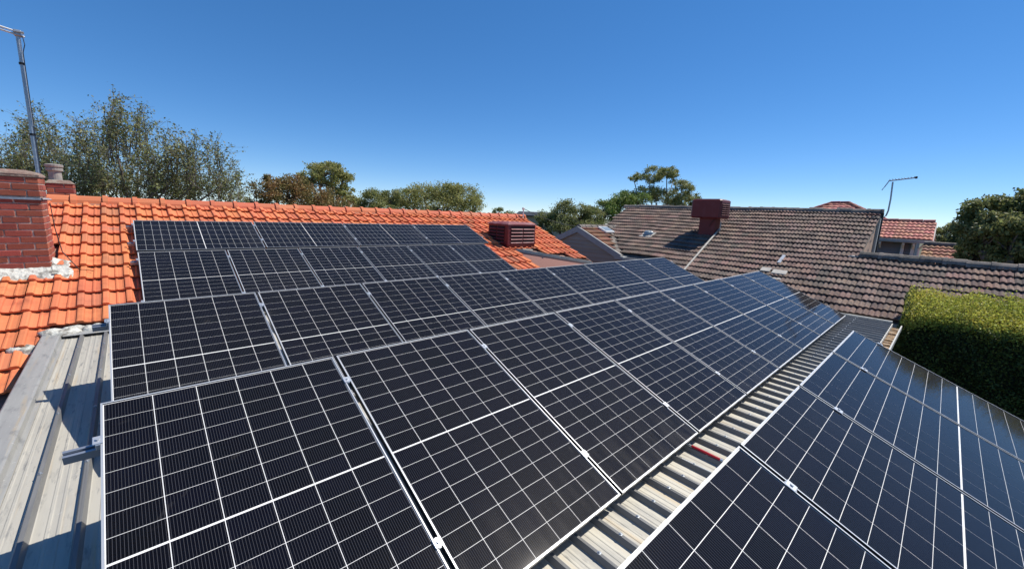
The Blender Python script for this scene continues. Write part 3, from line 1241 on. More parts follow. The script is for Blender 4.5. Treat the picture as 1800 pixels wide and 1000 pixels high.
# mounting frames: rails, clamps, legs
rail_prof = [(-.02, 0), (-.02, -.046), (.02, -.046), (.02, 0), (.008, 0), (.008, -.012), (.013, -.012), (.013, -.02), (-.013, -.02), (-.013, -.012), (-.008, -.012), (-.008, 0)]
ML = {'A': 'aluminium rails and clamps holding the top landscape row on the tiles',
      'B': 'aluminium rails and clamps holding the second row on the tiles',
      'C': 'aluminium tilt frame with rails and legs under the middle row',
      'D': 'aluminium tilt frame with protruding rail end under the long front row',
      'E': 'aluminium tilt frame with rails and clamps under the lower right row'}
for k, (T, tl, n) in ROWS.items():
    fr = thing('mounting_frame', ML[k], 'mounting frame')
    Rx = Matrix.Rotation(R(tl), 4, 'X')
    fr.matrix_world = Matrix.Translation(T) @ Rx
    land = k == 'A'
    W_ = n * (L + .03) if land else n * PITCH
    vv = (.17, .80) if land else (.245, 1.43)
    for v in vv:
        b = MB()
        xa = -.12 if k == 'D' else -.10 if k == 'C' else -.09
        if k in 'CD' and v > 1:
            xa = .01
        b.prism([(xa, -v + p[0], -.036 + p[1]) for p in rail_prof], (W_ - xa + .05, 0, 0))
        b.build('rail', 'rail_metal', fr)
        step = (L + .03) if land else PITCH
        for i in range(0, n + 1):
            b = MB()
            xc = i * step - .010
            hw = .024 if 0 < i < n else .018
            if i == 0:
                xc = -.004
            if i == n:
                xc = n * step - .022
            b.bbox((xc - hw, -v - .024, .001), (xc + hw, -v + .024, .006), .002)
            b.bbox((xc - .009, -v - .028, -.034), (xc + .009, -v + .028, .001), .002)
            b.tube([(xc, -v, .007), (xc, -v, .014)], .0075, 6)
            b.build('clamp', 'clamp_metal', fr)
    if k in 'CDE':
        Mi = (Matrix.Translation(T) @ Rx).inverted()
        for i in range(int(W_ / 1.5) + 1):
            xw = T[0] + .12 + i * 1.5
            for v in vv:
                top = Matrix.Translation(T) @ Rx @ Vector((xw - T[0], -v, -.082))
                zb = mz(top.y) + .037
                b = MB()
                b.bbox((xw - .02, top.y - .02, zb), (xw + .02, top.y + .02, top.z + .015), .003, Mi)
                b.bbox((xw - .03, top.y - .05, zb), (xw + .03, top.y + .05, zb + .006), .002, Mi)
                b.build('leg', 'rail_metal', fr)

# ------------------------------------------------------------------ chimney
ch_ = thing('brick_chimney', 'wide red brick chimney on the orange roof at the left edge', 'chimney', (-1.35, 8.6, rz(8.5)))
OFF = -Vector(ch_.location)


def cpart(b, name, m, smooth=False):
    o = b.build(name, m, ch_, smooth)
    o.location = OFF
    return o


cx0, cx1, cy0, cy1, cz0, cz1 = -1.82, -.852, 8.265, 8.845, rz(8.27) - .1, .19
b = MB()
b.box((cx0 + .007, cy0 + .007, cz0 - .2), (cx1 - .007, cy1 - .007, cz1))
cpart(b, 'mortar_core', 'mortar')
CHH = .086
bl = .23
nc = int((cz1 - cz0) / CHH) + 1


def brick_mesh(lx, ly):
    q = MB()
    q.bbox((0, 0, 0), (lx, ly, .072), .005)
    return q.mesh('brick', 'brick')


bm = {}


def brick(x, y, z, lx, ly):
    if lx < .03 or ly < .03:
        return
    key = (round(lx, 3), round(ly, 3))
    if key not in bm:
        bm[key] = brick_mesh(*key)
    o = obj('brick', bm[key], ch_)
    o.location = Vector((x + rnd.uniform(-.003, .003), y + rnd.uniform(-.003, .003), z + rnd.uniform(-.001, .001))) + OFF
    o.rotation_euler = (rnd.uniform(-.01, .01), rnd.uniform(-.01, .01), rnd.uniform(-.008, .008))


for c in range(nc):
    z = cz1 - .08 - c * CHH
    odd = c % 2
    # front (-Y) face stretchers from the right corner leftwards; corner bricks alternate stretcher / header end
    x = cx1
    first = bl if odd else .11
    k = 0
    while x > cx0 + .03:
        lx = min(first if k == 0 else bl, x - cx0)
        ly = .11 if not (k == 0 and not odd) else bl
        brick(x - lx, cy0, z, lx, ly)
        x -= lx + .014
        k += 1
    y = cy0 + (bl if not odd else .11) + .011
    while y < cy1 - .03:
        ly = min(bl, cy1 - y)
        brick(cx1 - .11, y, z, .11, ly)
        y += ly + .014
# weathered mortar cap, bevelled
b = MB()
rings = [(.012, 0), (.012, .030), (-.018, .058), (-.10, .085)]
for (e, h) in rings:
    for (xx, yy) in ((cx0 - e, cy0 - e), ((cx0 + cx1) / 2, cy0 - e), (cx1 + e, cy0 - e), (cx1 + e, (cy0 + cy1) / 2), (cx1 + e, cy1 + e), ((cx0 + cx1) / 2, cy1 + e), (cx0 - e, cy1 + e)):
        b.v.append((xx + rnd.uniform(-.006, .006), yy + rnd.uniform(-.006, .006), cz1 + h + rnd.uniform(-.008, .008)))
n = 7
for i in range(3):
    for k in range(n):
        b.f.append((i * n + k, i * n + (k + 1) % n, (i + 1) * n + (k + 1) % n, (i + 1) * n + k))
b.f.append(tuple(3 * n + k for k in range(n)))
cpart(b, 'mortar_cap', 'chimney_cap')
b = MB()
zs = -.105
b.box((cx0 - .02, cy0 - .016, zs), (cx1 + .016, cy0 - .006, zs + .028))
b.box((cx1 + .006, cy0 - .016, zs), (cx1 + .016, cy1 + .05, zs + .028))
b.tube([(cx1 + .012, cy0 + .02, zs + .014), (cx1 + .09, cy0 + .03, zs + .010)], .011, 6)
cpart(b, 'strap', 'galvanised')
# whitewashed flashing round the foot
b = MB()
nseg = 16
fx0, fx1 = cx0, cx1 + .16
for i in range(nseg + 1):
    x = fx0 + (fx1 - fx0) * i / nseg
    for (dy, dz) in ((0.03, .16 + rnd.uniform(-.02, .02)), (-.035, .11), (-.10 + rnd.uniform(-.015, .015), .075), (-.15 + rnd.uniform(-.03, .02), .040)):
        y = cy0 + dy
        b.v.append((x, y, rz(min(y, cy0)) + dz + rnd.uniform(-.008, .008)))
for i in range(nseg):
    for j in range(3):
        a = i * 4 + j
        b.f.append((a, a + 1, a + 5, a + 4))
o0 = len(b.v)
for i in range(9):
    y = cy0 - .12 + i * .052
    for (dx, dz) in ((-.01, .13 + rnd.uniform(-.03, .03) if i > 1 else .10), (.03, .09 + rnd.uniform(-.01, .01)), (.09, .065 + rnd.uniform(-.01, .01)), (.16 + rnd.uniform(-.02, .02), .045)):
        b.v.append((cx1 + dx + (.02 if i < 5 else 0), y, rz(y) + dz))
for i in range(8):
    for j in range(3):
        a = o0 + i * 4 + j
        b.f.append((a, a + 1, a + 5, a + 4))
cpart(b, 'flashing', 'flashing_paint', smooth=True)

# second, smaller chimney behind the ridge with its clay pot
c2 = thing('small_chimney', 'small red brick flue behind the ridge beside the wide chimney', 'chimney', (-.86, 11.0, -.3))
OFF2 = -Vector(c2.location)
b = MB()
b.box((-1.028, 10.882, -.8), (-.722, 11.248, .17))
o = b.build('mortar_core', 'mortar', c2)
o.location = OFF2
for c in range(5):
    z = .165 - (c + 1) * CHH + .01
    odd = c % 2
    x = -.71
    k = 0
    while x > -1.03:
        lx = min((bl if odd else .11) if k == 0 else bl, x + 1.04)
        if lx > .03:
            key = (round(lx, 3), .11)
            if key not in bm:
                bm[key] = brick_mesh(*key)
            q = obj('brick', bm[key], c2)
            q.location = Vector((x - lx, 10.87, z)) + OFF2
        x -= lx + .014
        k += 1
    for yy in (10.995, 11.13):
        key = (.11, .12)
        if key not in bm:
            bm[key] = brick_mesh(*key)
        q = obj('brick', bm[key], c2)
        q.location = Vector((-.82, yy, z)) + OFF2
b = MB()
b.add([(-1.05, 10.86, .165), (-.70, 10.86, .165), (-.70, 11.26, .165), (-1.05, 11.26, .165), (-1.0, 10.92, .225), (-.76, 10.92, .225), (-.76, 11.2, .225), (-1.0, 11.2, .225)],
      [(0, 1, 5, 4), (1, 2, 6, 5), (2, 3, 7, 6), (3, 0, 4, 7), (4, 5, 6, 7)])
o = b.build('mortar_cap', 'chimney_cap', c2)
o.location = OFF2
b = MB()
b.lathe((-.925, 11.03, .20), [(.085, 0), (.083, .17), (.108, .185), (.108, .225), (.09, .235), (.115, .25), (.118, .285), (.10, .295), (.06, .30)], 18)
b = tag(b.build('chimney_pot', 'pot_clay', None, smooth=False), 'weathered grey clay pot on top of the small brick flue', 'chimney pot')

# ------------------------------------------------------------------ aerials
an = thing('tv_antenna', 'tall grey mast with folded antenna boom rising behind the wide brick chimney', 'antenna', (-.905, 8.95, -.1))
O3 = -Vector(an.location)
b = MB()
b.tube([(-.905, 8.95, -.35), (-.905, 8.95, .9)], .027, 12)
b.tube([(-.905, 8.95, .88), (-.902, 8.95, 2.10)], .022, 12)
b.build('mast', 'galvanised', an).location = O3
b = MB()
for dz, dy in ((.012, .0), (-.022, .03)):
    b.tube([(-.845, 8.95 + dy, 2.085 + dz), (-1.9, 8.95 + dy - .25, 2.20 + dz)], .011, 8)
b.build('boom', 'white_paint', an).location = O3
b = MB()
b.bbox((-.94, 8.91, 2.045), (-.86, 8.99, 2.125), .012)
b.tube([(-.93, 8.90, 2.09), (-.84, 8.90, 2.10)], .012, 6)
b.build('bracket', 'galvanised', an).location = O3
for i in range(7):
    xx = -1.10 - i * .12
    zz = 2.11 + (-.845 - xx) * .109
    yy = 8.95 - (-.845 - xx) * .237
    b = MB()
    b.tube([(xx - .05, yy - .36 - .02 * i, zz + .03), (xx + .05, yy + .36 + .02 * i, zz + .03)], .005, 6)
    b.build('element', 'galvanised', an).location = O3
b = MB()
b.tube([(-.86, 8.93, 2.06), (-.85, 8.92, 1.95), (-.875, 8.92, 1.85), (-.88, 8.925, 1.0), (-.88, 8.925, .1)], .005, 6)
b.tube([(-.905, 8.95, 1.69), (-.905, 8.95, 1.72)], .029, 8)
b.tube([(-.905, 8.95, .77), (-.905, 8.95, .80)], .034, 8)
b.build('cable', 'black_cable', an).location = O3

an2 = thing('roof_antenna', 'thin cranked mast with horizontal antenna boom on the gable end of the brown roof', 'antenna', (18.3, 1.6, .4))
O4 = -Vector(an2.location)
b = MB()
b.tube([(18.2, 1.70, .36), (18.25, 1.60, .37), (18.3, 1.53, .46), (18.3, 1.50, .62), (18.3, 1.50, 1.00), (18.3, 1.53, 1.54)], .022, 8)
b.build('mast', 'galvanised', an2).location = O4
b = MB()
b.tube([(18.3, 1.64, 1.575), (18.3, 1.0, 1.66)], .018, 8)
b.build('boom', 'galvanised', an2).location = O4
for i in range(9):
    f = i / 8
    b = MB()
    hl = .28 - .012 * i
    b.tube([(18.3 - hl, 1.60 - f * .56, 1.60 + f * .075), (18.3 + hl, 1.60 - f * .56, 1.60 + f * .075)], .008, 6)
    b.build('element', 'galvanised', an2).location = O4
b = MB()
b.tube([(18.3, 1.63, 1.56), (18.3, 1.70, 1.40), (18.3, 1.76, 1.28)], .014, 6)
b.build('stay', 'galvanised', an2).location = O4
b = MB()
b.bbox((18.26, .97, 1.63), (18.34, 1.03, 1.70), .01)
b.build('end_cap', 'black_cable', an2).location = O4


# ------------------------------------------------------------------ evaporative coolers
def louvre_panel(parent, O, u, wv, nrm, x0, x1, z0, z1, cols, nl, slat_mat):
    """recessed dark opening with louvre slats. O corner, u horizontal dir, wv up dir, nrm outward"""
    u, wv, nrm = Vector(u), Vector(wv), Vector(nrm)

    def quadbox(name, m, a0, a1, b0, b1, d0, d1):
        q = MB()
        v = []
        for dd in (d0, d1):
            for (aa, bb) in ((a0, b0), (a1, b0), (a1, b1), (a0, b1)):
                v.append(O + u * aa + wv * bb + nrm * dd)
        q.add(v, [(0, 3, 2, 1), (4, 5, 6, 7), (0, 1, 5, 4), (1, 2, 6, 5), (2, 3, 7, 6), (3, 0, 4, 7)])
        return q.build(name, m, parent)

    cwid = (x1 - x0) / cols
    for c in range(cols):
        a0, a1 = x0 + c * cwid + .02, x0 + (c + 1) * cwid - .02
        quadbox('opening', 'louvre_slot', a0, a1, z0, z1, -.03, .002)
        hh = (z1 - z0) / nl
        for i in range(nl):
            q = MB()
            zb = z0 + i * hh
            v = [O + u * a + wv * (zb + hz) + nrm * dz for a in (a0 - .004, a1 + .004) for (hz, dz) in ((0, .016), (.016, .022), (hh * .42, .004), (hh * .36, .003))]
            q.add(v, [(0, 1, 2, 3), (4, 7, 6, 5), (0, 4, 5, 1), (1, 5, 6, 2), (2, 6, 7, 3), (3, 7, 4, 0)])
            q.build('louvre', slat_mat, parent)


k1 = thing('evaporative_cooler', 'maroon louvred evaporative cooler sitting on the orange tiles beside the top rows', 'air cooler', (8.28, 8.9, rz(8.9)))
o1 = Vector(k1.location)
x0, x1, y0, y1, z0, z1 = 7.73 - o1.x, 8.84 - o1.x, 8.45 - o1.y, 9.33 - o1.y, -1.00 - o1.z, -.34 - o1.z
b = MB()
b.add([(x0 + .03, y0 + .03, z0), (x1 - .03, y0 + .03, z0), (x1 - .03, y1 - .03, z0), (x0 + .03, y1 - .03, z0),
       (x0, y0, z0 + .12), (x1, y0, z0 + .12), (x1, y1, z0 + .12), (x0, y1, z0 + .12),
       (x0 + .01, y0 + .01, z1), (x1 - .01, y0 + .01, z1), (x1 - .01, y1 - .01, z1), (x0 + .01, y1 - .01, z1)],
      [(0, 3, 2, 1), (0, 1, 5, 4), (1, 2, 6, 5), (2, 3, 7, 6), (3, 0, 4, 7), (4, 5, 9, 8), (5, 6, 10, 9), (6, 7, 11, 10), (7, 4, 8, 11)])
b.build('body', 'maroon_plastic', k1)
b = MB()
b.add([(x0 - .02, y0 - .02, z1), (x1 + .02, y0 - .02, z1), (x1 + .02, y1 + .02, z1), (x0 - .02, y1 + .02, z1),
       (x0 - .02, y0 - .02, z1 + .03), (x1 + .02, y0 - .02, z1 + .03), (x1 + .02, y1 + .02, z1 + .03), (x0 - .02, y1 + .02, z1 + .03),
       (x0 + .10, y0 + .10, z1 + .085), (x1 - .10, y0 + .10, z1 + .085), (x1 - .10, y1 - .10, z1 + .085), (x0 + .10, y1 - .10, z1 + .085)],
      [(0, 3, 2, 1), (0, 1, 5, 4), (1, 2, 6, 5), (2, 3, 7, 6), (3, 0, 4, 7), (4, 5, 9, 8), (5, 6, 10, 9), (6, 7, 11, 10), (7, 4, 8, 11), (8, 9, 10, 11)])
b.build('lid', 'maroon_top', k1)
louvre_panel(k1, Vector((x0, y0, z0)), (1, 0, 0), (0, 0, 1), (0, -1, 0), .10, x1 - x0 - .04, .14, .62, 2, 5, 'maroon_top')
louvre_panel(k1, Vector((x0, y1, z0)), (0, -1, 0), (0, 0, 1), (-1, 0, 0), .04, y1 - y0 - .14, .14, .62, 2, 5, 'maroon_plastic')
b = MB()
zb = rz(8.5) - o1.z
b.box((x0 + .3, y0 + .25, zb - .2), (x1 - .3, y1 - .25, z0 + .01))
b.build('duct', 'galvanised', k1)
b = MB()
b.tube([(x0 + .55, y0 - .01, z0 + .04), (x0 + .58, y0 - .06, z0 - .03), (x0 + .68, y0 - .08, rz(8.37) - o1.z + .05), (x0 + .9, y0 - .12, rz(8.33) - o1.z + .05)], .018, 8)
b.build('drain_pipe', 'pipe_white', k1)

k2 = thing('ducted_cooler', 'boxy dark red cooler raised on a duct on the brown tiled roof', 'air cooler', (15.75, 6.1, nz_(15.75)))
o2 = Vector(k2.location)
b = MB()
xa, xb, ya, yb, za, zb = 15.25 - o2.x, 16.15 - o2.x, 5.62 - o2.y, 6.68 - o2.y, .12 - o2.z, .80 - o2.z
e = .06
v = []
for (ins, z) in ((.035, za), (0, za + .05), (0, zb - .04), (.04, zb)):
    v += [(xa + ins, ya + ins + e, z), (xa + ins + e, ya + ins, z), (xb - ins - e, ya + ins, z), (xb - ins, ya + ins + e, z),
          (xb - ins, yb - ins - e, z), (xb - ins - e, yb - ins, z), (xa + ins + e, yb - ins, z), (xa + ins, yb - ins - e, z)]
f = [tuple(range(8))[::-1], tuple(range(24, 32))]
for i in range(3):
    for k in range(8):
        f.append((i * 8 + k, i * 8 + (k + 1) % 8, (i + 1) * 8 + (k + 1) % 8, (i + 1) * 8 + k))
b.add(v, f)
b.build('body', 'maroon_plastic', k2)
louvre_panel(k2, Vector((xa, ya, za)), (1, 0, 0), (0, 0, 1), (0, -1, 0), .08, xb - xa - .08, .12, .56, 2, 6, 'maroon_plastic')
b = MB()
b.bbox((xa + .12, ya + .12, zb), (xb - .12, yb - .12, zb + .02), .008)
b.build('lid', 'dark_weatherboard', k2)
b = MB()
b.box((xa + .22, ya + .22, -.35), (xb - .22, yb - .28, za + .01))
b.build('duct', 'maroon_plastic', k2)
b = MB()
b.tube([(xa + .2, ya + .25, za - .02), (xa + .14, ya + .32, za - .15), (xa + .18, ya + .40, za - .28)], .010, 6)
b.build('cable', 'black_cable', k2)

# ------------------------------------------------------------------ small things
hb = thing('red_handled_rod', 'short red rod with pale ends lying along a rib of the bare metal strip', 'tool')
pa = Vector((3.117, 1.135, mz(1.135) + .052))
pb = Vector((3.114, .915, mz(.915) + .052))
hb.location = (pa + pb) / 2
b = MB()
d0 = pa - hb.location
d1 = pb - hb.location
b.tube([d0, d0 * .6 + d1 * .4, d1], [.0095, .0105, .0095], 10)
b.build('handle', 'red_paint', hb)
b = MB()
dd = (d1 - d0).normalized()
b.tube([d0 - dd * .05, d0], .008, 8)
b.tube([d1, d1 + dd * .02], .0125, 8)
b.build('tip', 'clamp_metal', hb)
b = MB()
b.bbox((2.906, .90, mz(1.0) + .037), (2.916, 1.12, mz(1.0) + .044), .002)
tag(b.build('cable_cover_strip', 'white_paint'), 'thin white strip on a rib of the bare metal strip near the red rod', 'strip')

post = MB()
post.tube([(10.35, 10.55, zr - .1), (10.35, 10.55, zr + .32)], .022, 8)
post.bbox((10.31, 10.51, zr + .30), (10.39, 10.59, zr + .38), .01)
tag(post.build('cable_post', 'white_paint'), 'short white post at the right end of the orange ridge', 'post')
b = MB()
pts = []
pA, pB = Vector((10.35, 10.55, zr + .34)), Vector((WX - .05, WY, WZ - .02))
for i in range(9):
    t = i / 8
    p = pA.lerp(pB, t)
    p.z -= .10 * math.sin(math.pi * t)
    pts.append(p)
b.tube(pts, .011, 6)
tag(b.build('service_cable', 'black_cable'), 'sagging overhead cable from the orange ridge end to the grey gable', 'cable')
b = MB()
b.tube([(-.80, 8.5, -.14), (-.78, 8.42, -.5), (-.74, 8.36, -.8), (-.60, 8.30, rz(8.3) + .06), (-.46, 8.25, rz(8.25) + .06)], .006, 6)
tag(b.build('loose_wire', 'black_cable'), 'thin black wire hanging from the chimney onto the orange tiles', 'wire')
# garden lamp on the neighbour's wall, beyond the gutter
lp = thing('wall_lamp', 'small wall lamp with white shade beyond the gutter end', 'lamp', (11.9, .70, -2.25))
b = MB()
b.tube([(.34, 0, .12), (.1, 0, .14), (0, 0, .10), (0, 0, .02)], .012, 8)
b.build('arm', 'black_cable', lp)
b = MB()
b.lathe((0, 0, -.08), [(.075, 0), (.07, .01), (.05, .05), (.02, .10), (.0, .105)], 14)
b.build('lamp_shade', 'white_paint', lp)


# ------------------------------------------------------------------ houses further off
def far_tiles(parent, O, U, V, nu, nv, wdt, gz, m):
    b = MB()
    rr = []
    O, U, V = Vector(O), Vector(U).normalized(), Vector(V).normalized()
    N_ = U.cross(V)
    if N_.z < 0:
        N_ = -N_
    for j in range(nv):
        for i in range(nu):
            q = [(0, 0), (.25, .035), (.5, 0.0), (.75, .035), (1, 0)]
            o = len(b.v)
            for (s, h) in q:
                b.v.append(O + U * (i + s) * wdt + V * j * gz + N_ * (h + .05))
            for (s, h) in q:
                b.v.append(O + U * (i + s) * wdt + V * (j * gz + gz * 1.08) + N_ * (h + .005))
            for (s, h) in q:
                b.v.append(O + U * (i + s) * wdt + V * j * gz + N_ * (-.01))
            for k in range(4):
                b.f.append((o + k, o + k + 1, o + 5 + k + 1, o + 5 + k))
                b.f.append((o + 10 + k, o + 10 + k + 1, o + k + 1, o + k))
                rr += [0, 0]
            c = rnd.random()
            rr[-8:] = [c] * 8
    b.v = [tuple(p) for p in b.v]
    o = b.build('tile_courses', m, parent, rattr=rr)
    o['kind'] = 'stuff'
    return o


fh = thing('red_roofed_house', 'grey weatherboard upper storey with red tile roof right of the tan gable', 'house', (24, 1.2, GZ))
OH = -Vector(fh.location)
dirU = (0, -1, 0)
eave_y0, eave_y1 = 2.9, .42
b = MB()
b.prism([(24.0, 2.9, -.36), (24.0, .42, -.36), (25.9, .50, .40), (25.9, 2.9, .40)], (0, 0, -.08))
b.prism([(25.92, 2.9, .40), (25.92, .50, .40), (28, .42, -.36), (28, 2.9, -.36)], (0, 0, -.08))
rr_ = b.build('roof', 'red_tile', fh)
rr_.location = OH
far_tiles(rr_, (24.0, 2.9, -.36), (0, -1, 0), (1.9, 0, .76), 8, 6, .305, .335, 'red_tile')
b = MB()
for i in range(6):
    b = MB()
    b.tube([(25.9, 2.9 - i * .4, .43), (25.9, 2.9 - i * .4 - .39, .43)], [.085, .10], 8)
    b.build('ridge_tile', 'red_tile', rr_)
b = MB()
b.bbox((23.9, .36, -.50), (24.0, 2.9, -.37), .01)
b.prism([(24.0, .40, -.38), (25.9, .44, .36), (25.9, .44, .22), (24.0, .40, -.52)], (0, .06, 0))
b.build('fascia', 'grey_board', fh).location = OH
for k in range(9):
    z = -1.75 + k * .15
    b = MB()
    b.add([(24.38, .95, z), (24.38, 3.0, z), (24.42, 3.0, z + .15), (24.42, .95, z + .15), (24.42, .95, z), (24.42, 3.0, z)], [(0, 3, 2, 1), (0, 1, 5, 4)])
    b.build('weatherboard', 'grey_weatherboard', fh).location = OH
b = MB()
b.box((24.43, .92, GZ), (28, 3.2, -.45))
b.build('wall', 'grey_weatherboard', fh).location = OH
for yy in (1.25, .93):
    b = MB()
    b.bbox((24.28, yy, -1.9), (24.37, yy + .11, -.5), .008)
    b.build('post', 'white_paint', fh).location = OH
for yy in (2.0, 1.25, .93, .6):
    b = MB()
    b.prism([(24.0, yy, -.52), (24.36, yy, -.52), (24.36, yy, -.80), (24.30, yy, -.80), (24.0, yy, -.60)], (0, .06, 0))
    b.build('bracket', 'white_paint', fh).location = OH
b = MB()
b.tube([(24.25, .80, -1.9), (24.25, .80, -.75), (24.05, .62, -.5)], .045, 8)
b.build('downpipe', 'white_paint', fh).location = OH

hp = thing('hipped_house', 'distant red tiled hip roof peeping over the brown ridge', 'house', (34, 5.3, GZ))
OP = -Vector(hp.location)
zt, ze_ = 1.50, -.2
b = MB()
P_ = [(32, 9.2, ze_), (32, 1.6, ze_), (40, 1.6, ze_), (40, 9.2, ze_), (35.5, 5.85, zt + .12), (35.5, 4.95, zt + .12)]
b.add(P_, [(0, 1, 5, 4), (1, 2, 5), (2, 3, 4, 5), (3, 0, 4)])
hr = b.build('roof', 'red_tile', hp)
hr.location = OP
b = MB()
rr = []
sl = Vector((3.5, 0, zt + .12 - ze_))
for j in range(12):
    f0, f1 = j / 12, (j + 1.1) / 12
    yl0, yr0 = 9.2 + (5.85 - 9.2) * f0, 1.6 + (4.95 - 1.6) * f0
    nn = max(2, int((yl0 - yr0) / .3))
    for i in range(nn):
        ya_, yb_ = yl0 - (yl0 - yr0) * i / nn, yl0 - (yl0 - yr0) * (i + 1) / nn
        pz = Vector((32, 0, ze_)) + sl * f0
        pz2 = Vector((32, 0, ze_)) + sl * f1
        o = len(b.v)
        for yy, h in ((ya_, .05), ((ya_ + yb_) / 2, .09), (yb_, .05)):
            b.v.append((pz.x - .02, yy, pz.z + h))
        for yy, h in ((ya_, .0), ((ya_ + yb_) / 2, .03), (yb_, .0)):
            b.v.append((pz2.x - .02, yy, pz2.z + h))
        b.v.append((pz.x, ya_, pz.z - .02))
        b.v.append((pz.x, yb_, pz.z - .02))
        b.f += [(o, o + 1, o + 4, o + 3), (o + 1, o + 2, o + 5, o + 4), (o + 6, o + 7, o + 2, o + 1, o)]
        c = rnd.random()
        rr += [c, c, c]
q = b.build('tile_courses', 'red_tile', hr, rattr=rr)
q['kind'] = 'stuff'
for (pa_, pb_) in ((P_[0], P_[4]), (P_[1], P_[5]), (P_[4], P_[5]), (P_[2], P_[5])):
    nseg = max(2, int((Vector(pb_) - Vector(pa_)).length / .42))
    for i in range(nseg):
        p = Vector(pa_).lerp(Vector(pb_), i / nseg) + Vector((0, 0, .08))
        p2 = Vector(pa_).lerp(Vector(pb_), (i + .96) / nseg) + Vector((0, 0, .08))
        b = MB()
        b.tube([p, p2], [.07, .085], 7)
        b.build('ridge_tile', 'red_tile', hr)
b = MB()
b.box((32.4, 2, GZ), (39.6, 8.8, ze_ - .02))
b.build('wall', 'house_brick', hp).location = OP

lo = thing('low_roofed_house', 'low brown tiled roof under the right hand tree', 'house', (21, -.2, GZ))
OL = -Vector(lo.location)
b = MB()
b.prism([(20.4, .62, -1.15), (20.4, -2.6, -1.15), (22.2, -2.6, -.52), (22.2, .62, -.52)], (0, 0, -.08))
b.prism([(22.22, .62, -.52), (22.22, -2.6, -.52), (24.0, -2.6, -1.3), (24.0, .62, -1.3)], (0, 0, -.08))
lr = b.build('roof', 'wing_tile', lo)
lr.location = OL
far_tiles(lr, (20.4, .62, -1.15), (0, -1, 0), (1.8, 0, .63), 10, 6, .30, .318, 'wing_tile')
b = MB()
b.tube([(22.2, .62, -.46), (22.2, -2.6, -.46)], .09, 8)
b.build('ridge_cap', 'concrete_ridge', lr)
b = MB()
b.box((20.8, -2.4, GZ), (23.6, .5, -1.25))
b.build('wall', 'house_brick', lo).location = OL

# dark flat-roofed house among the far trees
dh = thing('dark_roofed_house', 'distant dark low roof among the trees behind the orange ridge end', 'house', (0, 0, 0))
pL, pR = at_dist(905, 379, 46), at_dist(1000, 383, 46)
dh.location = (pL.x, pL.y, GZ)
d_ = (pR - pL)
d_.z = 0
nrm_ = Vector((d_.y, -d_.x, 0)).normalized()
if nrm_.dot(pL) > 0:
    nrm_ = -nrm_
b = MB()
zt_ = at_dist(930, 372, 46).z
b.prism([Vector((0, 0, zt_ - .42 - GZ)) , Vector((d_.x, d_.y, zt_ - .42 - GZ)), Vector((d_.x * .96, d_.y * .96, zt_ - GZ)) - nrm_ * 2.5, Vector((d_.x * .05, d_.y * .05, zt_ - GZ)) - nrm_ * 2.5], (0, 0, -.12))
b.build('roof', 'dark_roof', dh)
b = MB()
b.prism([Vector((d_.x * .03, d_.y * .03, 0)) - nrm_ * .4, Vector((d_.x * .97, d_.y * .97, 0)) - nrm_ * .4, Vector((d_.x * .97, d_.y * .97, 0)) - nrm_ * 4, Vector((d_.x * .03, d_.y * .03, 0)) - nrm_ * 4], (0, 0, zt_ - .5 - GZ))
b.build('wall', 'dark_weatherboard', dh)


# ------------------------------------------------------------------ trees
def leaf_mesh(name, pts, size, m, parent, seed, asp=.5, up=None, sv=.4):
    """pts: (n,3) array of leaf positions -> one mesh of small folded leaves"""
    r = np.random.default_rng(seed)
    n = len(pts)
    d1 = r.normal(size=(n, 3))
    if up is not None:
        d1 += np.array(up)
    d1 /= np.linalg.norm(d1, axis=1, keepdims=True)
    d2 = r.normal(size=(n, 3))
    d2 = np.cross(d1, d2)
    d2 /= np.linalg.norm(d2, axis=1, keepdims=True) + 1e-9
    s = size * (1 + sv * (r.random((n, 1)) * 2 - 1))
    a = pts - d1 * s * .5
    b_ = pts + d2 * s * asp * .5
    c = pts + d1 * s * .5
    e = pts - d2 * s * asp * .5
    V = np.stack([a, b_, c, e], 1).reshape(-1, 3)
    me = bpy.data.meshes.new(name)
    me.vertices.add(4 * n)
    me.vertices.foreach_set('co', V.astype(np.float32).ravel())
    me.loops.add(4 * n)
    me.loops.foreach_set('vertex_index', np.arange(4 * n, dtype=np.int32))
    me.polygons.add(n)
    me.polygons.foreach_set('loop_start', np.arange(0, 4 * n, 4, dtype=np.int32))
    me.polygons.foreach_set('loop_total', np.full(n, 4, dtype=np.int32))
    at = me.attributes.new('rnd', 'FLOAT', 'FACE')
    at.data.foreach_set('value', r.random(n).astype(np.float32))
    me.materials.append(MATS[m])
    me.update()
    me.validate()
    return obj(name, me, parent)


def limb(b, p0, p1, r0, r1, r, wob=.08, n=5, nside=6):
    p0, p1 = Vector(p0), Vector(p1)
    ln = (p1 - p0).length
    pts = []
    off = Vector((0, 0, 0))
    for i in range(n + 1):
        t = i / n
        if 0 < i < n:
            off += Vector((r.uniform(-1, 1), r.uniform(-1, 1), r.uniform(-.5, .7))) * wob * ln / n
        q = p0.lerp(p1, t) + off * (1 if i < n else .3)
        pts.append(q)
    b.tube(pts, [r0 + (r1 - r0) * i / n for i in range(n + 1)], nside)
    return pts


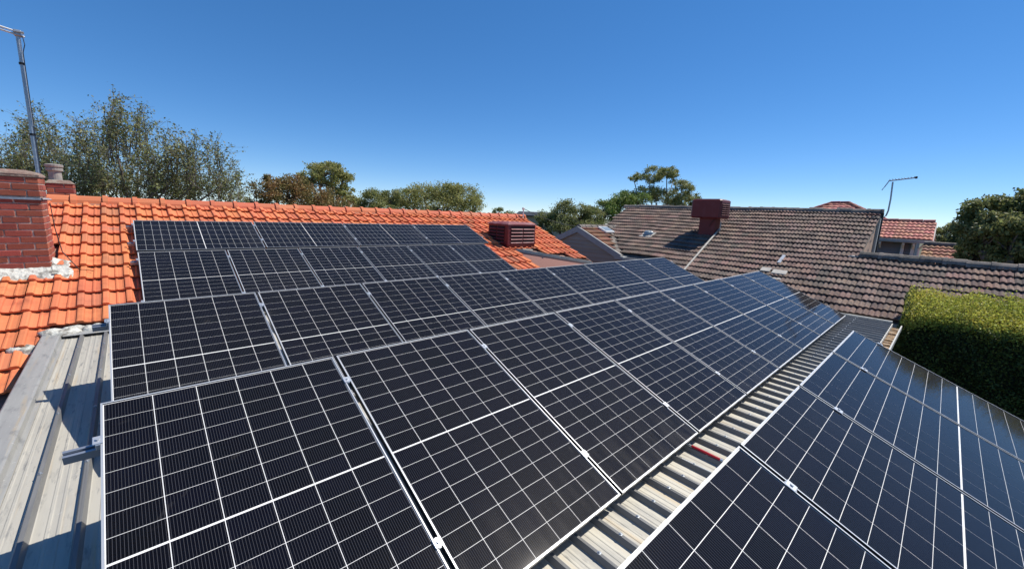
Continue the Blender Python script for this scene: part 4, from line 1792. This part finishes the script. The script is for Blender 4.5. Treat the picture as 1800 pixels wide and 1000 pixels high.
def tree(name, label, dist, base_px, clumps, nleaf, leaf, m, seed, bark='bark', sub=14, spread=.34, depth=1.0, asp=.5, group='trees beyond the roofs',
         twig=.5, shell=.55, trunk_r=None):
    """clumps: (px, py, rx px, ry px, depth offset m) as seen from the camera; each becomes an ellipsoid of leaf bunches at its own distance"""
    r = random.Random(seed)
    nr = np.random.default_rng(seed)
    base = at_dist(base_px, 400, dist)
    t = thing(name, label, 'tree', (base.x, base.y, GZ), group)
    O = Vector(t.location)
    sc = dist / F * 1.08
    cl = []
    for (px, py, rx, ry, dd) in clumps:
        c = at_dist(px, py, dist + dd)
        cosaz = max(.35, ray(px, py).dot(CF))
        k = (dist + dd) / F / cosaz * cosaz ** 0 * 1.0
        v = ray(px, py)
        # metres per pixel at this place
        k = c.length / F * v.dot(CF)
        cl.append((c - O, rx * k * 1.15, ry * k * 1.2))
    b = MB()
    zs = min(c[0].z for c in cl)
    hmin = max(1.2, zs - 1.0)
    cen = sum((c[0] for c in cl), Vector()) / len(cl)
    tr = trunk_r or .16 + .02 * len(cl)
    fork = Vector((cen.x * .25, cen.y * .25, hmin * .62))
    limb(b, (0, 0, -.1), fork, tr, tr * .75, r, .06, 6, 9)
    tot = sum((c[1] * c[2] * (c[1] + c[2])) ** .67 for c in cl)
    P_all = []
    for (c, rx, ry) in cl:
        share = (rx * ry * (rx + ry)) ** .67 / tot
        n = int(nleaf * share)
        sb = c - Vector((0, 0, ry * .75))
        limb(b, fork, sb, tr * .5, tr * .25, r, .12, 6, 7)
        ns = max(5, int(sub * (rx * ry) ** .5 / .9))
        cen_s = []
        vd = (c + O).normalized()
        hx = Vector((vd.y, -vd.x, 0)).normalized()
        hy = Vector((-hx.y, hx.x, 0))
        for i in range(ns):
            d = Vector((r.gauss(0, 1), r.gauss(0, 1), r.gauss(0, 1) * .9 + .25)).normalized()
            q = shell + (1 - shell) * r.random() ** .5
            s = c + hx * d.x * rx * q * .86 + hy * d.y * rx * q * .86 * depth + Vector((0, 0, d.z * ry * q * .86))
            cen_s.append(s)
            limb(b, sb.lerp(c, r.random() * .8), s, tr * .16 * twig + .008, .004, r, .16, 4, 4)
        idx = nr.integers(0, ns, n)
        base_s = np.array([tuple(s) for s in cen_s])[idx]
        sg = np.array([spread * (rx * .6 + ry * .4) * .62] * 3) * np.array([1, 1, .72])
        P_all.append(base_s + np.clip(nr.normal(size=(n, 3)), -1.7, 1.7) * sg * nr.random((n, 1)) ** .35)
    b.build('trunk', bark, t, smooth=True)
    leaf_mesh('crown', np.concatenate(P_all), leaf, m, t, seed, asp)
    return t


# left: fine-twigged feathery tree (upright shoots carrying small leaves)
def feathery(name, label, dist, base_px, shoots, nleaf, leaf, m, seed, group):
    r = random.Random(seed)
    nr = np.random.default_rng(seed)
    base = at_dist(base_px, 400, dist)
    t = thing(name, label, 'tree', (base.x, base.y, GZ), group)
    O = Vector(t.location)
    b = MB()
    limb(b, (0, 0, -.1), (0, 0, 3.0), .26, .2, r, .05, 6, 10)
    fork = Vector((0, 0, 2.9))
    P_all = []
    total = sum(s[4] for s in shoots)
    for (px, py, sx, sy, wgt) in shoots:          # tip pixel, pixel spread, weight
        dd = r.uniform(-2.0, 2.0)
        hub = at_dist(px, py + sy * 1.9, dist + dd) - O
        hub.z = max(hub.z, 2.6)
        limb(b, fork, hub, .06, .03, r, .12, 6, 7)
        ns = max(3, int(wgt * 5))
        for i in range(ns):
            tx = px + r.gauss(0, 1) * sx * .55
            ty = py + abs(r.gauss(0, 1)) * sy * .55 + (abs(tx - px) / max(sx, 1)) * sy * .45
            dq = dd + r.uniform(-1.6, 1.6)
            tip = at_dist(tx, ty, dist + dq) - O
            st = hub.lerp(tip, r.uniform(.0, .45)) + Vector((r.uniform(-.4, .4), r.uniform(-.4, .4), r.uniform(-.5, .1)))
            pts = limb(b, st, tip, .016, .004, r, .13, 6, 4)
            n = int(nleaf * wgt / total / ns)
            sub_tips = []
            for k in range(7):
                q = r.uniform(.25, 1.0)
                i0 = min(int(q * 6), 5)
                p = pts[i0].lerp(pts[i0 + 1], q * 6 - i0)
                e = p + Vector((r.gauss(0, .33), r.gauss(0, .33), r.uniform(.02, .5)))
                b.tube([p, p.lerp(e, .5) + Vector((0, 0, .03)), e], [.006, .004, .003], 3, cap=False)
                sub_tips.append((p, e))
            for k in range(n):
                if r.random() < .7:
                    p, e = r.choice(sub_tips)
                    q = r.random() ** .7
                    c = p.lerp(e, q)
                else:
                    q = r.uniform(.2, 1.0)
                    i0 = min(int(q * 6), 5)
                    c = pts[i0].lerp(pts[i0 + 1], q * 6 - i0)
                P_all.append((c.x + r.gauss(0, .06), c.y + r.gauss(0, .06), c.z + r.gauss(0, .06)))
    b.build('trunk', 'bark', t, smooth=True)
    leaf_mesh('crown', np.array(P_all), leaf, m, t, seed, .55)
    return t


TG_ = 'trees beyond the roofs'
sh = []
for (px, py, sx, sy, wg) in [(205, 158, 34, 60, 5), (165, 195, 34, 60, 4), (250, 170, 28, 60, 4), (135, 190, 20, 50, 2), (300, 205, 30, 60, 4), (340, 225, 34, 50, 4),
                             (385, 240, 26, 46, 3), (405, 285, 22, 36, 3), (210, 235, 60, 50, 6), (270, 245, 55, 50, 6), (330, 275, 50, 40, 6), (160, 255, 55, 45, 6),
                             (380, 305, 36, 30, 4), (230, 290, 90, 35, 9), (310, 305, 80, 28, 8), (150, 300, 60, 30, 6), (415, 325, 22, 16, 2)]:
    sh.append((px, py, sx, sy, wg))
feathery('feathery_tree', 'large feathery olive tree behind the orange ridge near the chimney', 24, 230, sh, 29000, .088, 'leaf_birch', 11, TG_)
sh = [(60, 178, 24, 55, 4), (30, 205, 20, 50, 3), (95, 205, 22, 50, 3), (55, 235, 45, 50, 5), (10, 245, 24, 40, 3), (100, 260, 36, 40, 4), (40, 285, 60, 30, 6), (-60, 230, 45, 60, 4), (-40, 285, 50, 35, 4), (110, 300, 40, 26, 4)]
feathery('feathery_tree', 'thin feathery tree behind the antenna mast at the far left', 27, 40, sh, 12000, .09, 'leaf_birch', 12, TG_)

tree('autumn_tree', 'rust brown leafy tree between the feathery tree and the spreading pine', 31, 505,
     [(505, 345, 48, 24, 0), (470, 338, 26, 22, -.6), (545, 348, 36, 20, .5), (480, 318, 18, 9, 0), (515, 322, 26, 12, .4), (450, 355, 22, 14, 0), (590, 360, 34, 12, .3)], 16000, .13, 'leaf_rust', 21, sub=16, spread=.42, twig=.8)
tree('spreading_pine', 'spreading green tree with open branches rising above the rust brown one', 34, 585,
     [(570, 302, 34, 13, 0), (600, 318, 20, 17, .8), (548, 312, 22, 10, -.8), (585, 293, 22, 7, 0), (532, 322, 12, 6, .4), (606, 335, 14, 10, 1), (562, 322, 26, 8, 0), (590, 345, 22, 10, .3), (615, 352, 14, 8, 0)], 15000, .14, 'leaf_gum', 22, sub=18, spread=.36, bark='pale_bark')
tree('round_gum', 'small round olive tree just left of the broad clipped one', 36, 655, [(652, 353, 24, 17, 0), (690, 352, 20, 15, .6), (632, 362, 14, 10, 0), (668, 364, 26, 9, -.5)], 11000, .14, 'leaf_gum_dark', 23, sub=18, spread=.42)
tree('round_gum', 'broad dome shaped olive tree above the middle of the orange ridge', 38, 775,
     [(745, 340, 30, 15, 0), (780, 345, 36, 19, .8), (815, 350, 32, 21, 0), (835, 362, 17, 16, .5), (715, 350, 26, 16, -.4), (690, 356, 20, 13, 0), (770, 362, 60, 12, 0), (795, 330, 20, 6, 0)], 26000, .14, 'leaf_gum', 24, sub=22, spread=.40, bark='pale_bark')
tree('small_tree', 'tiny dark treetop between the dome shaped tree and the maroon cooler', 44, 885, [(876, 373, 11, 6, 0), (893, 378, 14, 5, 0), (860, 380, 12, 5, 0)], 1800, .16, 'leaf_deep', 25, sub=14, spread=.45)
tree('olive_tree', 'grey green tree left of the grey gable peak', 27, 1000,
     [(992, 370, 22, 16, 0), (960, 384, 18, 12, .5), (1020, 375, 20, 15, .4), (985, 395, 34, 16, -.4), (1040, 385, 22, 18, 1), (1030, 402, 30, 12, .2), (950, 400, 14, 12, 0)], 18000, .105, 'leaf_deep', 26, sub=20, spread=.42)
tree('green_tree', 'fresh green tree right behind the left end of the brown roof', 30, 1062, [(1062, 372, 22, 16, 0), (1080, 365, 20, 14, .6), (1045, 380, 16, 12, 0), (1095, 352, 22, 12, 1), (1120, 352, 24, 10, 1)], 14000, .115, 'leaf_green', 27, sub=20, spread=.42)
tree('gum_tree', 'tall gum with separate leaf clumps on bare limbs left of the boxy red cooler', 33, 1160,
     [(1117, 312, 14, 8, 0), (1152, 306, 20, 12, .5), (1172, 303, 17, 10, .2), (1143, 314, 14, 9, -.4), (1184, 310, 10, 11, .8), (1198, 330, 19, 12, 0), (1215, 345, 14, 13, .6), (1135, 338, 26, 9, 0), (1172, 348, 30, 13, .4),
      (1200, 355, 22, 10, 0), (1110, 350, 22, 12, -.4), (1225, 358, 12, 10, .3)], 22000, .115, 'leaf_gum_dark', 28, sub=26, spread=.34, bark='pale_bark', trunk_r=.13)
tree('big_tree', 'large dark green tree at the right edge beside the small low roof', 18.3, 1850,
     [(1755, 375, 40, 26, 0), (1805, 372, 42, 30, .5), (1732, 412, 34, 30, -.5), (1780, 420, 46, 34, -.6), (1835, 400, 56, 48, 0), (1716, 388, 14, 12, .6), (1880, 405, 60, 50, .3), (1950, 436, 70, 48, .5),
      (1712, 446, 24, 14, 0), (1765, 452, 46, 12, 0), (2060, 468, 90, 48, 0)], 70000, .105, 'leaf_deep', 29, sub=24, spread=.40, trunk_r=.4)
tree('small_tree', 'small dark green tree between the red tiled roof and the large tree', 30, 1672, [(1662, 415, 18, 16, 0), (1690, 412, 22, 16, .5), (1655, 432, 18, 12, 0), (1690, 435, 26, 12, 0)], 9000, .12, 'leaf_deep', 30, sub=18, spread=.45)
tree('small_tree', 'dark treetop just right of the hip roof peak behind the brown ridge', 40, 1492, [(1490, 370, 14, 5, 0), (1480, 376, 18, 6, 0)], 900, .15, 'leaf_deep', 31, sub=12, spread=.45)


# ------------------------------------------------------------------ hedge
hd = thing('clipped_hedge', 'tall clipped green hedge with sunlit yellow green top at the right edge', 'hedge', (11.5, -2.2, GZ), None)
OHd = np.array(hd.location)
nr = np.random.default_rng(77)
hx0, hx1, hy0, hy1 = 11.10, 12.30, -6.0, .40
htop = -1.42


def hedge_pts(n, face):
    if face == 'top':
        x = hx0 + (hx1 - hx0) * nr.random(n) ** 1.35
        y = nr.uniform(hy0, hy1, n)
        q = (x - hx0) / (hx1 - hx0)
        z = -1.80 + .60 * q ** .45 + .035 * np.sin(y * 5.1 + x * 2) + .03 * np.sin(y * 11 + 1) + .12 * np.clip((-y - .6) * .2, 0, .5)
        z = z - np.abs(nr.normal(0, .07, n)) + (nr.random(n) < .14) * nr.random(n) ** 1.6 * .16
    elif face == 'front':
        y = nr.uniform(hy0, hy1, n)
        z = nr.uniform(GZ + .2, -1.72, n)
        x = hx0 + .05 * np.sin(y * 4 + z * 3) + .04 * np.sin(y * 9 - z * 7) + np.abs(nr.normal(0, .06, n))
    else:
        x = nr.uniform(hx0, hx1, n)
        z = GZ + .2 + nr.random(n) * (-1.78 + .60 * ((x - hx0) / (hx1 - hx0)) ** .45 - GZ - .2)
        y = hy1 - np.abs(nr.normal(0, .06, n)) + .04 * np.sin(z * 6 + x * 4)
    return np.stack([x, y, z], 1)


leaf_mesh('lit_top', hedge_pts(70000, 'top') - OHd, .034, 'leaf_hedge_lit', hd, 78, .62)  # same hedge leaves, coloured brighter for the sunlit top
leaf_mesh('foliage', np.concatenate([hedge_pts(60000, 'front'), hedge_pts(12000, 'end')]) - OHd, .042, 'leaf_hedge_shade', hd, 79, .62)
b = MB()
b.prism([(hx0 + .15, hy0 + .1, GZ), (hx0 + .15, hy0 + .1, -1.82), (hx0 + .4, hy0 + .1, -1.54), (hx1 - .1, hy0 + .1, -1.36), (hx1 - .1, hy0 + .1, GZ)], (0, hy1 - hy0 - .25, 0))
o = b.build('inner_core', 'core_dark', hd)  # one solid near-black block filling the inside, no separate twigs
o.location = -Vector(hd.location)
b = MB()
r = random.Random(5)
for i in range(12):
    yy = hy1 - .3 - i * .5
    limb(b, (11.6, yy, GZ), (11.6 + r.uniform(-.2, .2), yy + r.uniform(-.2, .2), htop - .2), .05, .02, r, .1, 5, 6)
o = b.build('stems', 'bark', hd)
o.location = -Vector(hd.location)
